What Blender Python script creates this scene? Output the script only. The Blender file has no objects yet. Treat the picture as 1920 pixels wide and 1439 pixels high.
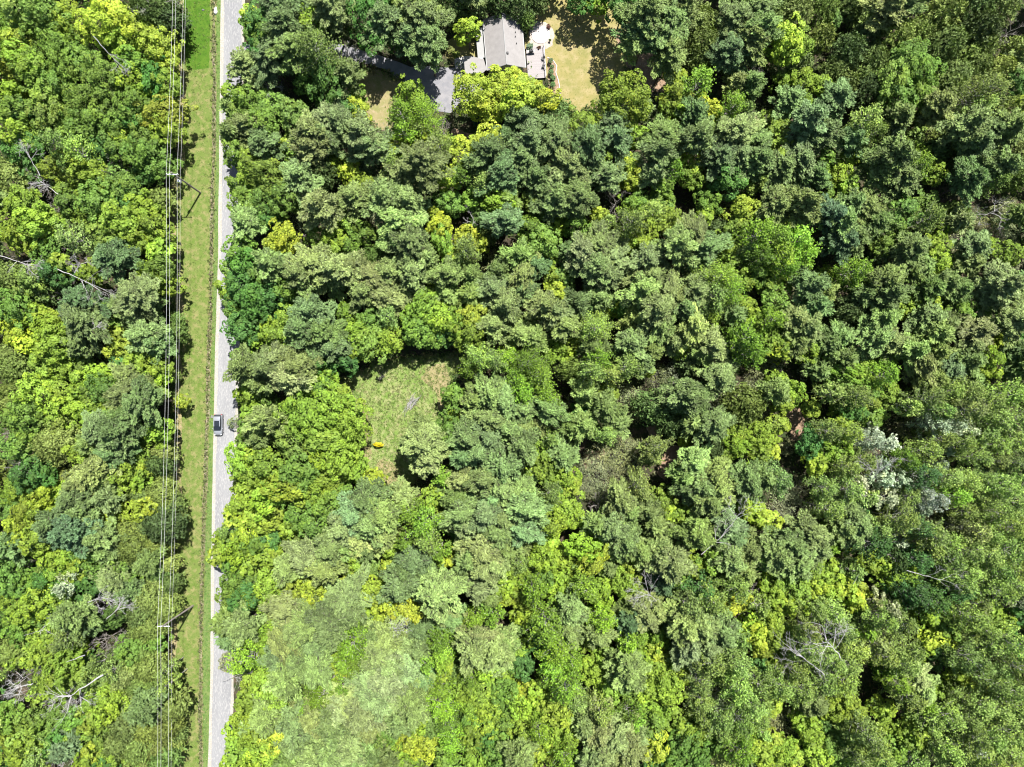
import bpy, bmesh, math, random
import numpy as np
from mathutils import Vector, Matrix

# ------------------------------------------------------------------ camera, world, sun, exposure
SC = bpy.context.scene
COL = SC.collection
CAM_H = 140.0
FPX = 1280.0
CX, CY = 960.0, 719.5
NADIR = Vector(((935 - CX) / FPX, -(752 - CY) / FPX, -1.0)).normalized()
CAM_ROT = NADIR.rotation_difference(Vector((0, 0, -1)))
cam_data = bpy.data.cameras.new('camera')
cam = bpy.data.objects.new('camera', cam_data)
COL.objects.link(cam)
cam.location = (0, 0, CAM_H)
cam.rotation_mode = 'QUATERNION'
cam.rotation_quaternion = CAM_ROT
cam_data.sensor_width = 36.0
cam_data.lens = 36.0 * FPX / 1920.0
cam_data.clip_start = 1.0
cam_data.clip_end = 3000.0
SC.camera = cam

SUN_EL = 65.0
SUN_DIR = Vector((0.49, 0.87, 0)).normalized()          # towards the sun, on the ground
world = bpy.data.worlds.new('World')
SC.world = world
world.use_nodes = True
wn = world.node_tree
for n in list(wn.nodes):
    wn.nodes.remove(n)
w_out = wn.nodes.new('ShaderNodeOutputWorld')
w_bg = wn.nodes.new('ShaderNodeBackground')
w_sky = wn.nodes.new('ShaderNodeTexSky')
w_sky.sky_type = 'NISHITA'
w_sky.sun_disc = False
w_sky.sun_elevation = math.radians(SUN_EL)
w_sky.sun_rotation = math.atan2(SUN_DIR.x, SUN_DIR.y)
w_bg.inputs['Strength'].default_value = 0.065
wn.links.new(w_sky.outputs['Color'], w_bg.inputs['Color'])
wn.links.new(w_bg.outputs['Background'], w_out.inputs['Surface'])
sun_data = bpy.data.lights.new('sun', 'SUN')
sun_data.energy = 5.0
sun_data.angle = math.radians(0.53)
sun_data.color = (1.0, 0.97, 0.92)
sun = bpy.data.objects.new('sun', sun_data)
COL.objects.link(sun)
sdir = Vector((SUN_DIR.x * math.cos(math.radians(SUN_EL)), SUN_DIR.y * math.cos(math.radians(SUN_EL)), math.sin(math.radians(SUN_EL))))
sun.rotation_mode = 'QUATERNION'
sun.rotation_quaternion = sdir.to_track_quat('Z', 'Y')
sun.location = sdir * 300
SC.view_settings.view_transform = 'Standard'
SC.view_settings.look = 'None'
SC.view_settings.exposure = 1.28
SC.view_settings.gamma = 1.0
SC.view_settings.use_curve_mapping = False
SC.render.engine = 'CYCLES'
SC.cycles.max_bounces = 5
SC.cycles.diffuse_bounces = 2
SC.cycles.filter_width = 1.1
SC.cycles.glossy_bounces = 2
SC.cycles.transmission_bounces = 3
SC.cycles.sample_clamp_indirect = 6.0

rng = np.random.default_rng(7)
random.seed(7)


def W(px, py, z=0.0):
    """The place at height z that the photograph shows at pixel (px, py) of 1920 x 1439."""
    d = CAM_ROT @ Vector(((px - CX) / FPX, -(py - CY) / FPX, -1.0))
    t = (z - CAM_H) / d.z
    return Vector((d.x * t, d.y * t, z))


# ------------------------------------------------------------------ materials
def new_mat(name):
    m = bpy.data.materials.new(name)
    m.use_nodes = True
    nt = m.node_tree
    for n in list(nt.nodes):
        nt.nodes.remove(n)
    out = nt.nodes.new('ShaderNodeOutputMaterial')
    return m, nt, out


def N(nt, kind, **kw):
    n = nt.nodes.new(kind)
    for k, v in kw.items():
        setattr(n, k, v)
    return n


def principled(name, color, rough=0.7, metal=0.0, noise=None, bump=None, coord='Object', spec=0.3):
    """noise = (scale, dark factor, light factor); bump = (scale, strength, distance)."""
    m, nt, out = new_mat(name)
    b = N(nt, 'ShaderNodeBsdfPrincipled')
    b.inputs['Base Color'].default_value = (*color, 1)
    b.inputs['Roughness'].default_value = rough
    b.inputs['Metallic'].default_value = metal
    b.inputs['Specular IOR Level'].default_value = spec
    tc = N(nt, 'ShaderNodeTexCoord')
    if noise:
        nz = N(nt, 'ShaderNodeTexNoise')
        nz.inputs['Scale'].default_value = noise[0]
        nz.inputs['Detail'].default_value = 8
        nz.inputs['Roughness'].default_value = 0.65
        nt.links.new(tc.outputs[coord], nz.inputs['Vector'])
        cr = N(nt, 'ShaderNodeValToRGB')
        cr.color_ramp.elements[0].position = 0.32
        cr.color_ramp.elements[1].position = 0.68
        cr.color_ramp.elements[0].color = (*[c * noise[1] for c in color], 1)
        cr.color_ramp.elements[1].color = (*[min(1, c * noise[2]) for c in color], 1)
        nt.links.new(nz.outputs['Fac'], cr.inputs['Fac'])
        nt.links.new(cr.outputs['Color'], b.inputs['Base Color'])
    if bump:
        nz = N(nt, 'ShaderNodeTexNoise')
        nz.inputs['Scale'].default_value = bump[0]
        nz.inputs['Detail'].default_value = 6
        nt.links.new(tc.outputs[coord], nz.inputs['Vector'])
        bp = N(nt, 'ShaderNodeBump')
        bp.inputs['Strength'].default_value = bump[1]
        bp.inputs['Distance'].default_value = bump[2]
        nt.links.new(nz.outputs['Fac'], bp.inputs['Height'])
        nt.links.new(bp.outputs['Normal'], b.inputs['Normal'])
    nt.links.new(b.outputs[0], out.inputs['Surface'])
    return m


def mixed_ground(name, layers, bump=(3.0, 0.5, 0.15), rough=0.95, stretch=None):
    """layers: [(colour, noise scale, threshold, softness)], each laid over the one before it where its own noise is high."""
    m, nt, out = new_mat(name)
    b = N(nt, 'ShaderNodeBsdfPrincipled')
    b.inputs['Roughness'].default_value = rough
    b.inputs['Specular IOR Level'].default_value = 0.1
    tc = N(nt, 'ShaderNodeTexCoord')
    src = tc.outputs['Object']
    if stretch:
        mp = N(nt, 'ShaderNodeMapping')
        mp.inputs['Scale'].default_value = stretch
        nt.links.new(src, mp.inputs['Vector'])
        src = mp.outputs['Vector']
    prev = None
    for i, (col, sc, th, soft) in enumerate(layers):
        if i == 0:
            rgb = N(nt, 'ShaderNodeRGB')
            rgb.outputs[0].default_value = (*col, 1)
            prev = rgb.outputs[0]
            continue
        nz = N(nt, 'ShaderNodeTexNoise')
        nz.noise_dimensions = '4D'
        nz.inputs['W'].default_value = i * 7.3
        nz.inputs['Scale'].default_value = sc
        nz.inputs['Detail'].default_value = 7
        nz.inputs['Roughness'].default_value = 0.6
        nt.links.new(src, nz.inputs['Vector'])
        mr = N(nt, 'ShaderNodeMapRange')
        mr.inputs['From Min'].default_value = th - soft
        mr.inputs['From Max'].default_value = th + soft
        nt.links.new(nz.outputs['Fac'], mr.inputs['Value'])
        mx = N(nt, 'ShaderNodeMix', data_type='RGBA')
        mx.inputs['B'].default_value = (*col, 1) if False else (0, 0, 0, 1)
        mx.inputs[7].default_value = (*col, 1)
        nt.links.new(mr.outputs[0], mx.inputs[0])
        nt.links.new(prev, mx.inputs[6])
        prev = mx.outputs[2]
    nt.links.new(prev, b.inputs['Base Color'])
    nz = N(nt, 'ShaderNodeTexNoise')
    nz.inputs['Scale'].default_value = bump[0]
    nz.inputs['Detail'].default_value = 8
    nt.links.new(tc.outputs['Object'], nz.inputs['Vector'])
    bp = N(nt, 'ShaderNodeBump')
    bp.inputs['Strength'].default_value = bump[1]
    bp.inputs['Distance'].default_value = bump[2]
    nt.links.new(nz.outputs['Fac'], bp.inputs['Height'])
    nt.links.new(bp.outputs['Normal'], b.inputs['Normal'])
    nt.links.new(b.outputs[0], out.inputs['Surface'])
    return m


def leaf_mat(name, transl=0.35, gloss=0.06, rough=0.5, source='object', tint_lo=0.45, tint_hi=1.55, warm=(1.18, 1.06, 0.7)):
    """Leaf colour comes from the object's colour (or from the mesh's own colour attribute), varied leaf by leaf."""
    m, nt, out = new_mat(name)
    if source == 'object':
        oi = N(nt, 'ShaderNodeObjectInfo')
        base = oi.outputs['Color']
    else:
        at = N(nt, 'ShaderNodeAttribute', attribute_name='fcol')
        base = at.outputs['Color']
    ti = N(nt, 'ShaderNodeAttribute', attribute_name='tint')
    mr = N(nt, 'ShaderNodeMapRange')
    mr.inputs['To Min'].default_value = tint_lo
    mr.inputs['To Max'].default_value = tint_hi
    nt.links.new(ti.outputs['Fac'], mr.inputs['Value'])
    mul = N(nt, 'ShaderNodeMix', data_type='RGBA', blend_type='MULTIPLY')
    mul.inputs[0].default_value = 1.0
    nt.links.new(base, mul.inputs[6])
    cb = N(nt, 'ShaderNodeCombineColor')
    for k in range(3):
        nt.links.new(mr.outputs[0], cb.inputs[k])
    nt.links.new(cb.outputs[0], mul.inputs[7])
    wm = N(nt, 'ShaderNodeMix', data_type='RGBA', blend_type='MULTIPLY')
    wm.inputs[7].default_value = (*warm, 1)
    hue = N(nt, 'ShaderNodeAttribute', attribute_name='hue')
    nt.links.new(hue.outputs['Fac'], wm.inputs[0])
    nt.links.new(mul.outputs[2], wm.inputs[6])
    col = wm.outputs[2]
    d = N(nt, 'ShaderNodeBsdfDiffuse')
    t = N(nt, 'ShaderNodeBsdfTranslucent')
    g = N(nt, 'ShaderNodeBsdfGlossy')
    g.inputs['Roughness'].default_value = rough
    g.inputs['Color'].default_value = (0.9, 0.95, 0.85, 1)
    nt.links.new(col, d.inputs['Color'])
    tcm = N(nt, 'ShaderNodeMix', data_type='RGBA', blend_type='MULTIPLY')
    tcm.inputs[0].default_value = 1.0
    tcm.inputs[7].default_value = (1.05, 1.2, 0.55, 1)
    nt.links.new(col, tcm.inputs[6])
    nt.links.new(tcm.outputs[2], t.inputs['Color'])
    m1 = N(nt, 'ShaderNodeMixShader')
    m1.inputs[0].default_value = transl
    nt.links.new(d.outputs[0], m1.inputs[1])
    nt.links.new(t.outputs[0], m1.inputs[2])
    m2 = N(nt, 'ShaderNodeMixShader')
    m2.inputs[0].default_value = gloss
    nt.links.new(m1.outputs[0], m2.inputs[1])
    nt.links.new(g.outputs[0], m2.inputs[2])
    nt.links.new(m2.outputs[0], out.inputs['Surface'])
    return m


M_LEAF = leaf_mat('broad_leaves', transl=0.30, gloss=0.02, rough=0.7)
M_FINE = leaf_mat('fine_leaves', transl=0.28, gloss=0.02, rough=0.7)
M_NEEDLE = leaf_mat('pine_needles', transl=0.18, gloss=0.03, rough=0.7, tint_lo=0.35, tint_hi=1.6, warm=(1.12, 1.02, 0.85))
M_CEDAR = leaf_mat('cedar_sprays', transl=0.2, gloss=0.02, rough=0.7, warm=(1.08, 1.0, 0.9))
M_MASS = leaf_mat('mixed_leaves', transl=0.33, gloss=0.02, rough=0.7, source='attr')
M_BARK = principled('bark', (0.11, 0.09, 0.075), 0.9, noise=(6, 0.6, 1.4), bump=(20, 0.6, 0.03))
M_PALEBARK = principled('pale_bark', (0.36, 0.34, 0.31), 0.9, noise=(5, 0.6, 1.3), bump=(20, 0.5, 0.02))
M_DEADWOOD = principled('dead_wood', (0.36, 0.345, 0.335), 0.9, noise=(5, 0.7, 1.25), bump=(20, 0.5, 0.02))
M_TWIG = principled('grey_twigs', (0.27, 0.245, 0.22), 0.9, noise=(4, 0.7, 1.3))


# ------------------------------------------------------------------ mesh helpers
def mesh_np(name, verts, quads, mats, attrs=None, smooth=False):
    """verts (n,3), quads (m,4) or list of arrays with 3 or 4 columns."""
    me = bpy.data.meshes.new(name)
    faces = quads if isinstance(quads, list) else [quads]
    faces = [np.asarray(f, dtype=np.int32) for f in faces if len(f)]
    nl = sum(f.size for f in faces)
    nf = sum(len(f) for f in faces)
    me.vertices.add(len(verts))
    me.vertices.foreach_set('co', np.asarray(verts, dtype=np.float32).ravel())
    me.loops.add(nl)
    me.polygons.add(nf)
    me.loops.foreach_set('vertex_index', np.concatenate([f.ravel() for f in faces]))
    tot = np.concatenate([np.full(len(f), f.shape[1], dtype=np.int32) for f in faces])
    start = np.zeros(nf, dtype=np.int32)
    start[1:] = np.cumsum(tot)[:-1]
    me.polygons.foreach_set('loop_start', start)
    me.update(calc_edges=True)
    for a, v in (attrs or {}).items():
        v = np.asarray(v, dtype=np.float32)
        if v.ndim == 2:
            at = me.attributes.new(a, 'FLOAT_COLOR', 'FACE')
            at.data.foreach_set('color', v.ravel())
        else:
            at = me.attributes.new(a, 'FLOAT', 'FACE')
            at.data.foreach_set('value', v)
    for m in (mats if isinstance(mats, (list, tuple)) else [mats]):
        me.materials.append(m)
    if smooth:
        me.polygons.foreach_set('use_smooth', np.ones(nf, dtype=bool))
    me.validate()
    return me


def put(name, me, parent=None, loc=(0, 0, 0), rot=None, kind=None, label=None, category=None, group=None):
    o = bpy.data.objects.new(name, me)
    COL.objects.link(o)
    o.location = loc
    if rot is not None:
        o.rotation_euler = rot
    if parent is not None:
        o.parent = parent
    for k, v in (('kind', kind), ('label', label), ('category', category), ('group', group)):
        if v:
            o[k] = v
    return o


def thing(name, label, category, loc=(0, 0, 0), rotz=0.0, group=None):
    return put(name, None, None, loc, (0, 0, rotz), None, label, category, group)


class MB:
    """Collects boxes, tubes and discs into one mesh."""
    def __init__(self):
        self.v, self.f = [], []

    def box(self, c, s, rz=0.0, tilt=None):
        n = len(self.v)
        R = Matrix.Rotation(rz, 3, 'Z')
        if tilt is not None:
            R = R @ Matrix.Rotation(tilt[1], 3, tilt[0])
        for dz in (-.5, .5):
            for dx, dy in ((-.5, -.5), (.5, -.5), (.5, .5), (-.5, .5)):
                self.v.append(tuple(Vector(c) + R @ Vector((dx * s[0], dy * s[1], dz * s[2]))))
        for q in ((3, 2, 1, 0), (4, 5, 6, 7), (0, 1, 5, 4), (1, 2, 6, 5), (2, 3, 7, 6), (3, 0, 4, 7)):
            self.f.append(tuple(n + i for i in q))
        return self

    def tube(self, pts, radii, seg=8, cap=True):
        pts = [Vector(p) for p in pts]
        rings = []
        for i, p in enumerate(pts):
            d = (pts[min(i + 1, len(pts) - 1)] - pts[max(i - 1, 0)])
            d = d.normalized() if d.length > 1e-9 else Vector((0, 0, 1))
            a = d.cross(Vector((0, 0, 1)) if abs(d.z) < 0.9 else Vector((1, 0, 0))).normalized()
            b = d.cross(a)
            r = radii[i] if isinstance(radii, (list, tuple)) else radii
            n = len(self.v)
            for k in range(seg):
                t = 2 * math.pi * k / seg
                self.v.append(tuple(p + a * (r * math.cos(t)) + b * (r * math.sin(t))))
            rings.append(n)
        for i in range(len(rings) - 1):
            for k in range(seg):
                k2 = (k + 1) % seg
                self.f.append((rings[i] + k, rings[i] + k2, rings[i + 1] + k2, rings[i + 1] + k))
        if cap:
            self.f.append(tuple(rings[0] + k for k in reversed(range(seg))))
            self.f.append(tuple(rings[-1] + k for k in range(seg)))
        return self

    def lathe(self, prof, c=(0, 0, 0), seg=20):
        """prof: [(radius, z)] from below to above."""
        n = len(self.v)
        for r, z in prof:
            for k in range(seg):
                t = 2 * math.pi * k / seg
                self.v.append((c[0] + r * math.cos(t), c[1] + r * math.sin(t), c[2] + z))
        for i in range(len(prof) - 1):
            for k in range(seg):
                k2 = (k + 1) % seg
                self.f.append((n + i * seg + k, n + i * seg + k2, n + (i + 1) * seg + k2, n + (i + 1) * seg + k))
        self.f.append(tuple(n + k for k in reversed(range(seg))))
        self.f.append(tuple(n + (len(prof) - 1) * seg + k for k in range(seg)))
        return self

    def poly(self, pts, thick):
        """flat outline (counter-clockwise) with thickness below it."""
        n = len(self.v)
        m = len(pts)
        for p in pts:
            self.v.append(tuple(p))
        for p in pts:
            self.v.append((p[0], p[1], p[2] - thick))
        self.f.append(tuple(n + i for i in range(m)))
        self.f.append(tuple(n + m + i for i in reversed(range(m))))
        for i in range(m):
            j = (i + 1) % m
            self.f.append((n + i, n + m + i, n + m + j, n + j))
        return self

    def mesh(self, name, mat, smooth=False, bevel=0.0):
        me = bpy.data.meshes.new(name)
        me.from_pydata(self.v, [], self.f)
        me.materials.append(mat)
        if bevel:
            bm = bmesh.new()
            bm.from_mesh(me)
            bmesh.ops.bevel(bm, geom=bm.edges[:], offset=bevel, segments=2, affect='EDGES', profile=0.6)
            bm.to_mesh(me)
            bm.free()
        if smooth:
            me.polygons.foreach_set('use_smooth', np.ones(len(me.polygons), dtype=bool))
        me.update()
        return me

    def build(self, name, mat, parent=None, smooth=False, bevel=0.0, **kw):
        return put(name, self.mesh(name, mat, smooth, bevel), parent, **kw)


def in_poly(pts, poly):
    """pts (n,2) inside poly [(x,y)] -> bool array"""
    x, y = pts[:, 0], pts[:, 1]
    inside = np.zeros(len(pts), dtype=bool)
    m = len(poly)
    for i in range(m):
        x1, y1 = poly[i]
        x2, y2 = poly[(i + 1) % m]
        c = ((y1 > y) != (y2 > y)) & (x < (x2 - x1) * (y - y1) / ((y2 - y1) or 1e-9) + x1)
        inside ^= c
    return inside


def smooth_outline(pts, step=5.0, wob=2.0, closed=True, seed=0):
    """Pixel outline -> denser outline with small irregularities."""
    r = random.Random(seed)
    out = []
    m = len(pts)
    for i in range(m if closed else m - 1):
        a, b = pts[i], pts[(i + 1) % m]
        L = math.hypot(b[0] - a[0], b[1] - a[1])
        k = max(1, int(L / step))
        for j in range(k):
            t = j / k
            out.append((a[0] + (b[0] - a[0]) * t + r.uniform(-wob, wob), a[1] + (b[1] - a[1]) * t + r.uniform(-wob, wob)))
    return out


def sheet(name, px_pts, z, mat, step=5.0, wob=0.0, seed=0, **kw):
    """A ground sheet from a pixel outline."""
    pts = smooth_outline(px_pts, step, wob, True, seed)
    bm = bmesh.new()
    vs = [bm.verts.new(W(x, y, z)) for x, y in pts]
    f = bm.faces.new(vs)
    bm.normal_update()
    if f.normal.z < 0:
        bmesh.ops.reverse_faces(bm, faces=[f])
    bmesh.ops.triangulate(bm, faces=[f])
    me = bpy.data.meshes.new(name)
    bm.to_mesh(me)
    bm.free()
    me.materials.append(mat)
    return put(name, me, None, **kw)
# ------------------------------------------------------------------ the ground
M_FLOOR = mixed_ground('forest_floor', [((0.042, 0.034, 0.024), 0, 0, 0), ((0.029, 0.046, 0.015), 0.25, 0.48, 0.10), ((0.084, 0.063, 0.042), 0.6, 0.58, 0.08), ((0.134, 0.101, 0.071), 1.7, 0.64, 0.05)], bump=(2.5, 0.7, 0.3))
M_VERGE = mixed_ground('verge_grass', [((0.113, 0.147, 0.038), 0, 0, 0), ((0.088, 0.134, 0.025), 0.35, 0.50, 0.12), ((0.185, 0.172, 0.071), 0.9, 0.56, 0.09), ((0.059, 0.101, 0.018), 4.0, 0.60, 0.05), ((0.218, 0.202, 0.092), 5.0, 0.63, 0.05)], bump=(7, 0.6, 0.12))
M_LUSH = mixed_ground('lush_grass', [((0.046, 0.105, 0.010), 0, 0, 0), ((0.071, 0.130, 0.015), 0.8, 0.52, 0.1), ((0.029, 0.076, 0.008), 3.0, 0.58, 0.06)], bump=(6, 0.7, 0.15))
M_STRAW = mixed_ground('straw_grass', [((0.227, 0.189, 0.097), 0, 0, 0), ((0.168, 0.168, 0.063), 0.7, 0.52, 0.1), ((0.269, 0.218, 0.134), 1.8, 0.6, 0.06), ((0.109, 0.126, 0.034), 5, 0.62, 0.05)], bump=(7, 0.6, 0.1))
M_DITCH = mixed_ground('ditch_litter', [((0.14, 0.14, 0.065), 0, 0, 0), ((0.09, 0.12, 0.035), 2.2, 0.50, 0.04), ((0.24, 0.20, 0.14), 2.0, 0.55, 0.05), ((0.05, 0.045, 0.03), 5, 0.62, 0.03)], bump=(6, 0.9, 0.25))
M_KERBGRASS = mixed_ground('roadside_grass', [((0.085, 0.14, 0.035), 0, 0, 0), ((0.12, 0.16, 0.05), 1.2, 0.52, 0.08), ((0.05, 0.10, 0.02), 3, 0.56, 0.05), ((0.16, 0.15, 0.08), 4, 0.62, 0.04)], bump=(7, 0.6, 0.12))
M_ROAD = mixed_ground('chip_seal', [((0.205, 0.206, 0.21), 0, 0, 0), ((0.175, 0.176, 0.182), 0.5, 0.52, 0.1), ((0.275, 0.27, 0.265), 9, 0.56, 0.05), ((0.17, 0.17, 0.17), 14, 0.64, 0.03)], bump=(30, 0.4, 0.02), stretch=(1, 0.2, 1))
M_SHOULDER = mixed_ground('gravel_shoulder', [((0.27, 0.255, 0.225), 0, 0, 0), ((0.25, 0.23, 0.19), 2.5, 0.52, 0.08), ((0.37, 0.35, 0.32), 9, 0.56, 0.05)], bump=(18, 0.6, 0.04))
M_LAWN = mixed_ground('dry_lawn', [((0.225, 0.19, 0.075), 0, 0, 0), ((0.175, 0.165, 0.058), 0.30, 0.50, 0.10), ((0.27, 0.22, 0.115), 0.55, 0.56, 0.10), ((0.13, 0.135, 0.04), 3.5, 0.60, 0.06)], bump=(9, 0.35, 0.06))
M_DRIVE = mixed_ground('driveway_tarmac', [((0.168, 0.168, 0.181), 0, 0, 0), ((0.218, 0.210, 0.218), 0.8, 0.52, 0.1), ((0.126, 0.126, 0.130), 10, 0.6, 0.05)], bump=(30, 0.3, 0.01))
M_MEADOW = mixed_ground('clearing_grass', [((0.150, 0.200, 0.055), 0, 0, 0), ((0.105, 0.170, 0.032), 0.30, 0.50, 0.08), ((0.22, 0.225, 0.10), 1.2, 0.54, 0.08), ((0.07, 0.125, 0.022), 3.5, 0.62, 0.05), ((0.27, 0.26, 0.14), 4, 0.62, 0.05)], bump=(4, 0.7, 0.2))
M_BAREEARTH = mixed_ground('bare_earth', [((0.252, 0.176, 0.118), 0, 0, 0), ((0.193, 0.126, 0.080), 1.0, 0.52, 0.1), ((0.302, 0.244, 0.185), 3, 0.6, 0.06), ((0.084, 0.084, 0.042), 4, 0.63, 0.04)], bump=(6, 0.7, 0.15))
M_GRAVELBED = mixed_ground('pale_gravel', [((0.336, 0.286, 0.244), 0, 0, 0), ((0.277, 0.227, 0.185), 2, 0.52, 0.08), ((0.403, 0.370, 0.336), 8, 0.58, 0.05)], bump=(15, 0.5, 0.04))

g = bmesh.new()
bmesh.ops.create_grid(g, x_segments=8, y_segments=8, size=900)
me = bpy.data.meshes.new('ground')
g.to_mesh(me)
g.free()
me.materials.append(M_FLOOR)
put('ground', me, kind='structure')

SPX = lambda tab, y: float(np.interp(y, [t[0] for t in tab], [t[1] for t in tab]))
T_STRIP_L = [(-300, 330), (0, 334), (130, 336), (300, 333), (360, 320), (480, 318), (600, 332), (700, 330), (780, 333), (860, 328), (960, 326), (1060, 326), (1120, 322), (1240, 315), (1300, 322), (1439, 328), (1750, 332)]
T_ROAD_L = [(-300, 419), (0, 415.5), (360, 411.5), (500, 410), (640, 405.5), (720, 403.5), (900, 400), (1080, 397), (1250, 396), (1439, 391), (1750, 384)]
T_DITCH = [(-300, 404), (0, 401), (150, 401.5), (300, 400.5), (450, 397), (560, 395), (700, 391), (800, 388), (900, 385.5), (1000, 381), (1080, 379.5), (1200, 376.5), (1439, 376), (1750, 376)]
YS = list(range(-300, 1751, 30))


def band(name, lf, rf, z, mat, wob_l=0.0, wob_r=0.0, seed=1, **kw):
    r = random.Random(seed)
    verts, faces = [], []
    for i, y in enumerate(YS):
        verts.append(W(lf(y) + r.uniform(-wob_l, wob_l), y, z))
        verts.append(W(rf(y) + r.uniform(-wob_r, wob_r), y, z))
    for i in range(len(YS) - 1):
        faces.append((2 * i, 2 * i + 2, 2 * i + 3, 2 * i + 1))
    me = bpy.data.meshes.new(name)
    me.from_pydata([tuple(v) for v in verts], [], faces)
    me.materials.append(mat)
    return put(name, me, kind='structure', **kw)


band('grass_verge', lambda y: SPX(T_STRIP_L, y) - 14, lambda y: SPX(T_ROAD_L, y) + 2, 0.004, M_VERGE, 3, 0, 2)
band('straw_margin', lambda y: SPX(T_STRIP_L, y) - 2, lambda y: SPX(T_STRIP_L, y) + 9 + 7 * math.sin(y / 71.0) * math.sin(y / 29.0 + 1), 0.008, M_STRAW, 3, 3, 3)
sheet('lush_grass_patch', [(345, -120), (393, -120), (394, 60), (392, 128), (350, 131), (346, 60)], 0.012, M_LUSH, 8, 1.2, 4, kind='structure')
band('ditch', lambda y: SPX(T_DITCH, y) - 3.2, lambda y: SPX(T_DITCH, y) + 3.0, 0.016, M_DITCH, 1.8, 1.6, 5)
band('roadside_grass', lambda y: SPX(T_DITCH, y) + 4.5, lambda y: SPX(T_ROAD_L, y) + 0.5, 0.012, M_KERBGRASS, 0.8, 0.3, 6)
band('road', lambda y: SPX(T_ROAD_L, y) + 1.5, lambda y: SPX(T_ROAD_L, y) + 41, 0.020, M_ROAD, 0.3, 0.6, 7)
band('gravel_shoulder', lambda y: SPX(T_ROAD_L, y) - 1.5, lambda y: SPX(T_ROAD_L, y) + 4.5, 0.024, M_SHOULDER, 0.5, 1.0, 8)
band('far_shoulder', lambda y: SPX(T_ROAD_L, y) + 38.5, lambda y: SPX(T_ROAD_L, y) + 43, 0.024, M_SHOULDER, 1.0, 1.5, 9)

# yard
LAWN_R = [(985, 22), (1010, 12), (1060, -20), (1120, -20), (1170, 40), (1175, 120), (1190, 150), (1135, 175), (1115, 205), (1050, 215), (1040, 190), (1030, 150), (1000, 130), (985, 90), (980, 50)]
LAWN_L = [(655, 155), (668, 134), (700, 130), (735, 140), (790, 186), (770, 205), (740, 205), (738, 250), (700, 240), (665, 190)]
FRONT = [(835, 80), (870, 60), (905, 70), (910, 115), (860, 125), (835, 105)]
DRIVE = [(868, 130), (850, 128), (810, 124), (770, 126), (730, 110), (640, 84), (560, 80), (452, 84), (452, 100), (560, 98), (640, 104), (725, 132), (760, 158), (790, 185), (815, 208), (845, 212), (865, 190), (905, 190), (905, 131)]
CLEAR = [(630, 712), (690, 690), (700, 676), (760, 672), (800, 668), (850, 660), (930, 640), (985, 640), (990, 665), (930, 690), (860, 690), (850, 700), (845, 760), (842, 800), (820, 850), (800, 880), (770, 915), (750, 920), (700, 900), (680, 880), (672, 840), (668, 800), (640, 760)]
sheet('back_lawn', LAWN_R, 0.006, M_LAWN, 6, 1.5, 11, kind='structure')
sheet('side_lawn', LAWN_L, 0.006, M_STRAW, 6, 1.5, 12, kind='structure')
sheet('front_lawn', FRONT, 0.010, M_LAWN, 5, 1.0, 13, kind='structure')
sheet('driveway', DRIVE, 0.014, M_DRIVE, 8, 0.5, 14, kind='structure')
sheet('clearing_meadow', CLEAR, 0.006, M_MEADOW, 6, 2.5, 15, kind='structure')
sheet('dry_patch', [(800, 690), (835, 680), (845, 715), (838, 760), (822, 770), (818, 735), (790, 712)], 0.010, M_STRAW, 4, 2, 16, kind='structure')
sheet('dry_patch', [(680, 745), (690, 770), (692, 830), (698, 850), (690, 870), (674, 850), (680, 790)], 0.010, M_STRAW, 4, 2, 17, kind='structure')
sheet('dry_patch', [(712, 862), (735, 868), (760, 900), (758, 918), (725, 912), (700, 890)], 0.010, M_STRAW, 4, 2, 18, kind='structure')
sheet('dry_patch', [(925, 642), (955, 636), (965, 650), (950, 664), (928, 662)], 0.010, M_BAREEARTH, 4, 2, 19, kind='structure')
BARES = [
    [(1090, 860), (1110, 846), (1150, 838), (1150, 850), (1120, 862), (1098, 880)],
    [(1232, 888), (1240, 862), (1252, 838), (1290, 830), (1330, 850), (1290, 868), (1258, 870), (1246, 902)],
    [(1212, 800), (1232, 796), (1238, 824), (1220, 828)],
    [(1470, 770), (1500, 765), (1512, 800), (1505, 830), (1484, 825), (1478, 795)],
    [(1462, 876), (1480, 880), (1478, 896), (1462, 890)],
    [(1408, 215), (1424, 222), (1428, 250), (1414, 256)],
    [(595, 1260), (618, 1258), (622, 1284), (600, 1282)],
    [(545, 1310), (562, 1305), (566, 1330), (548, 1332)],
    [(0, 365), (16, 368), (14, 390), (0, 392)],
    [(1150, 60), (1210, 55), (1235, 110), (1225, 175), (1190, 160), (1170, 110)],
    [(850, 240), (880, 250), (905, 262), (870, 275), (842, 262)],
    [(1230, 145), (1250, 150), (1246, 176), (1228, 170)],
]
for i, p in enumerate(BARES):
    sheet('bare_earth', p, 0.008, M_BAREEARTH, 4, 1.8, 30 + i, kind='structure')
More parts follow.
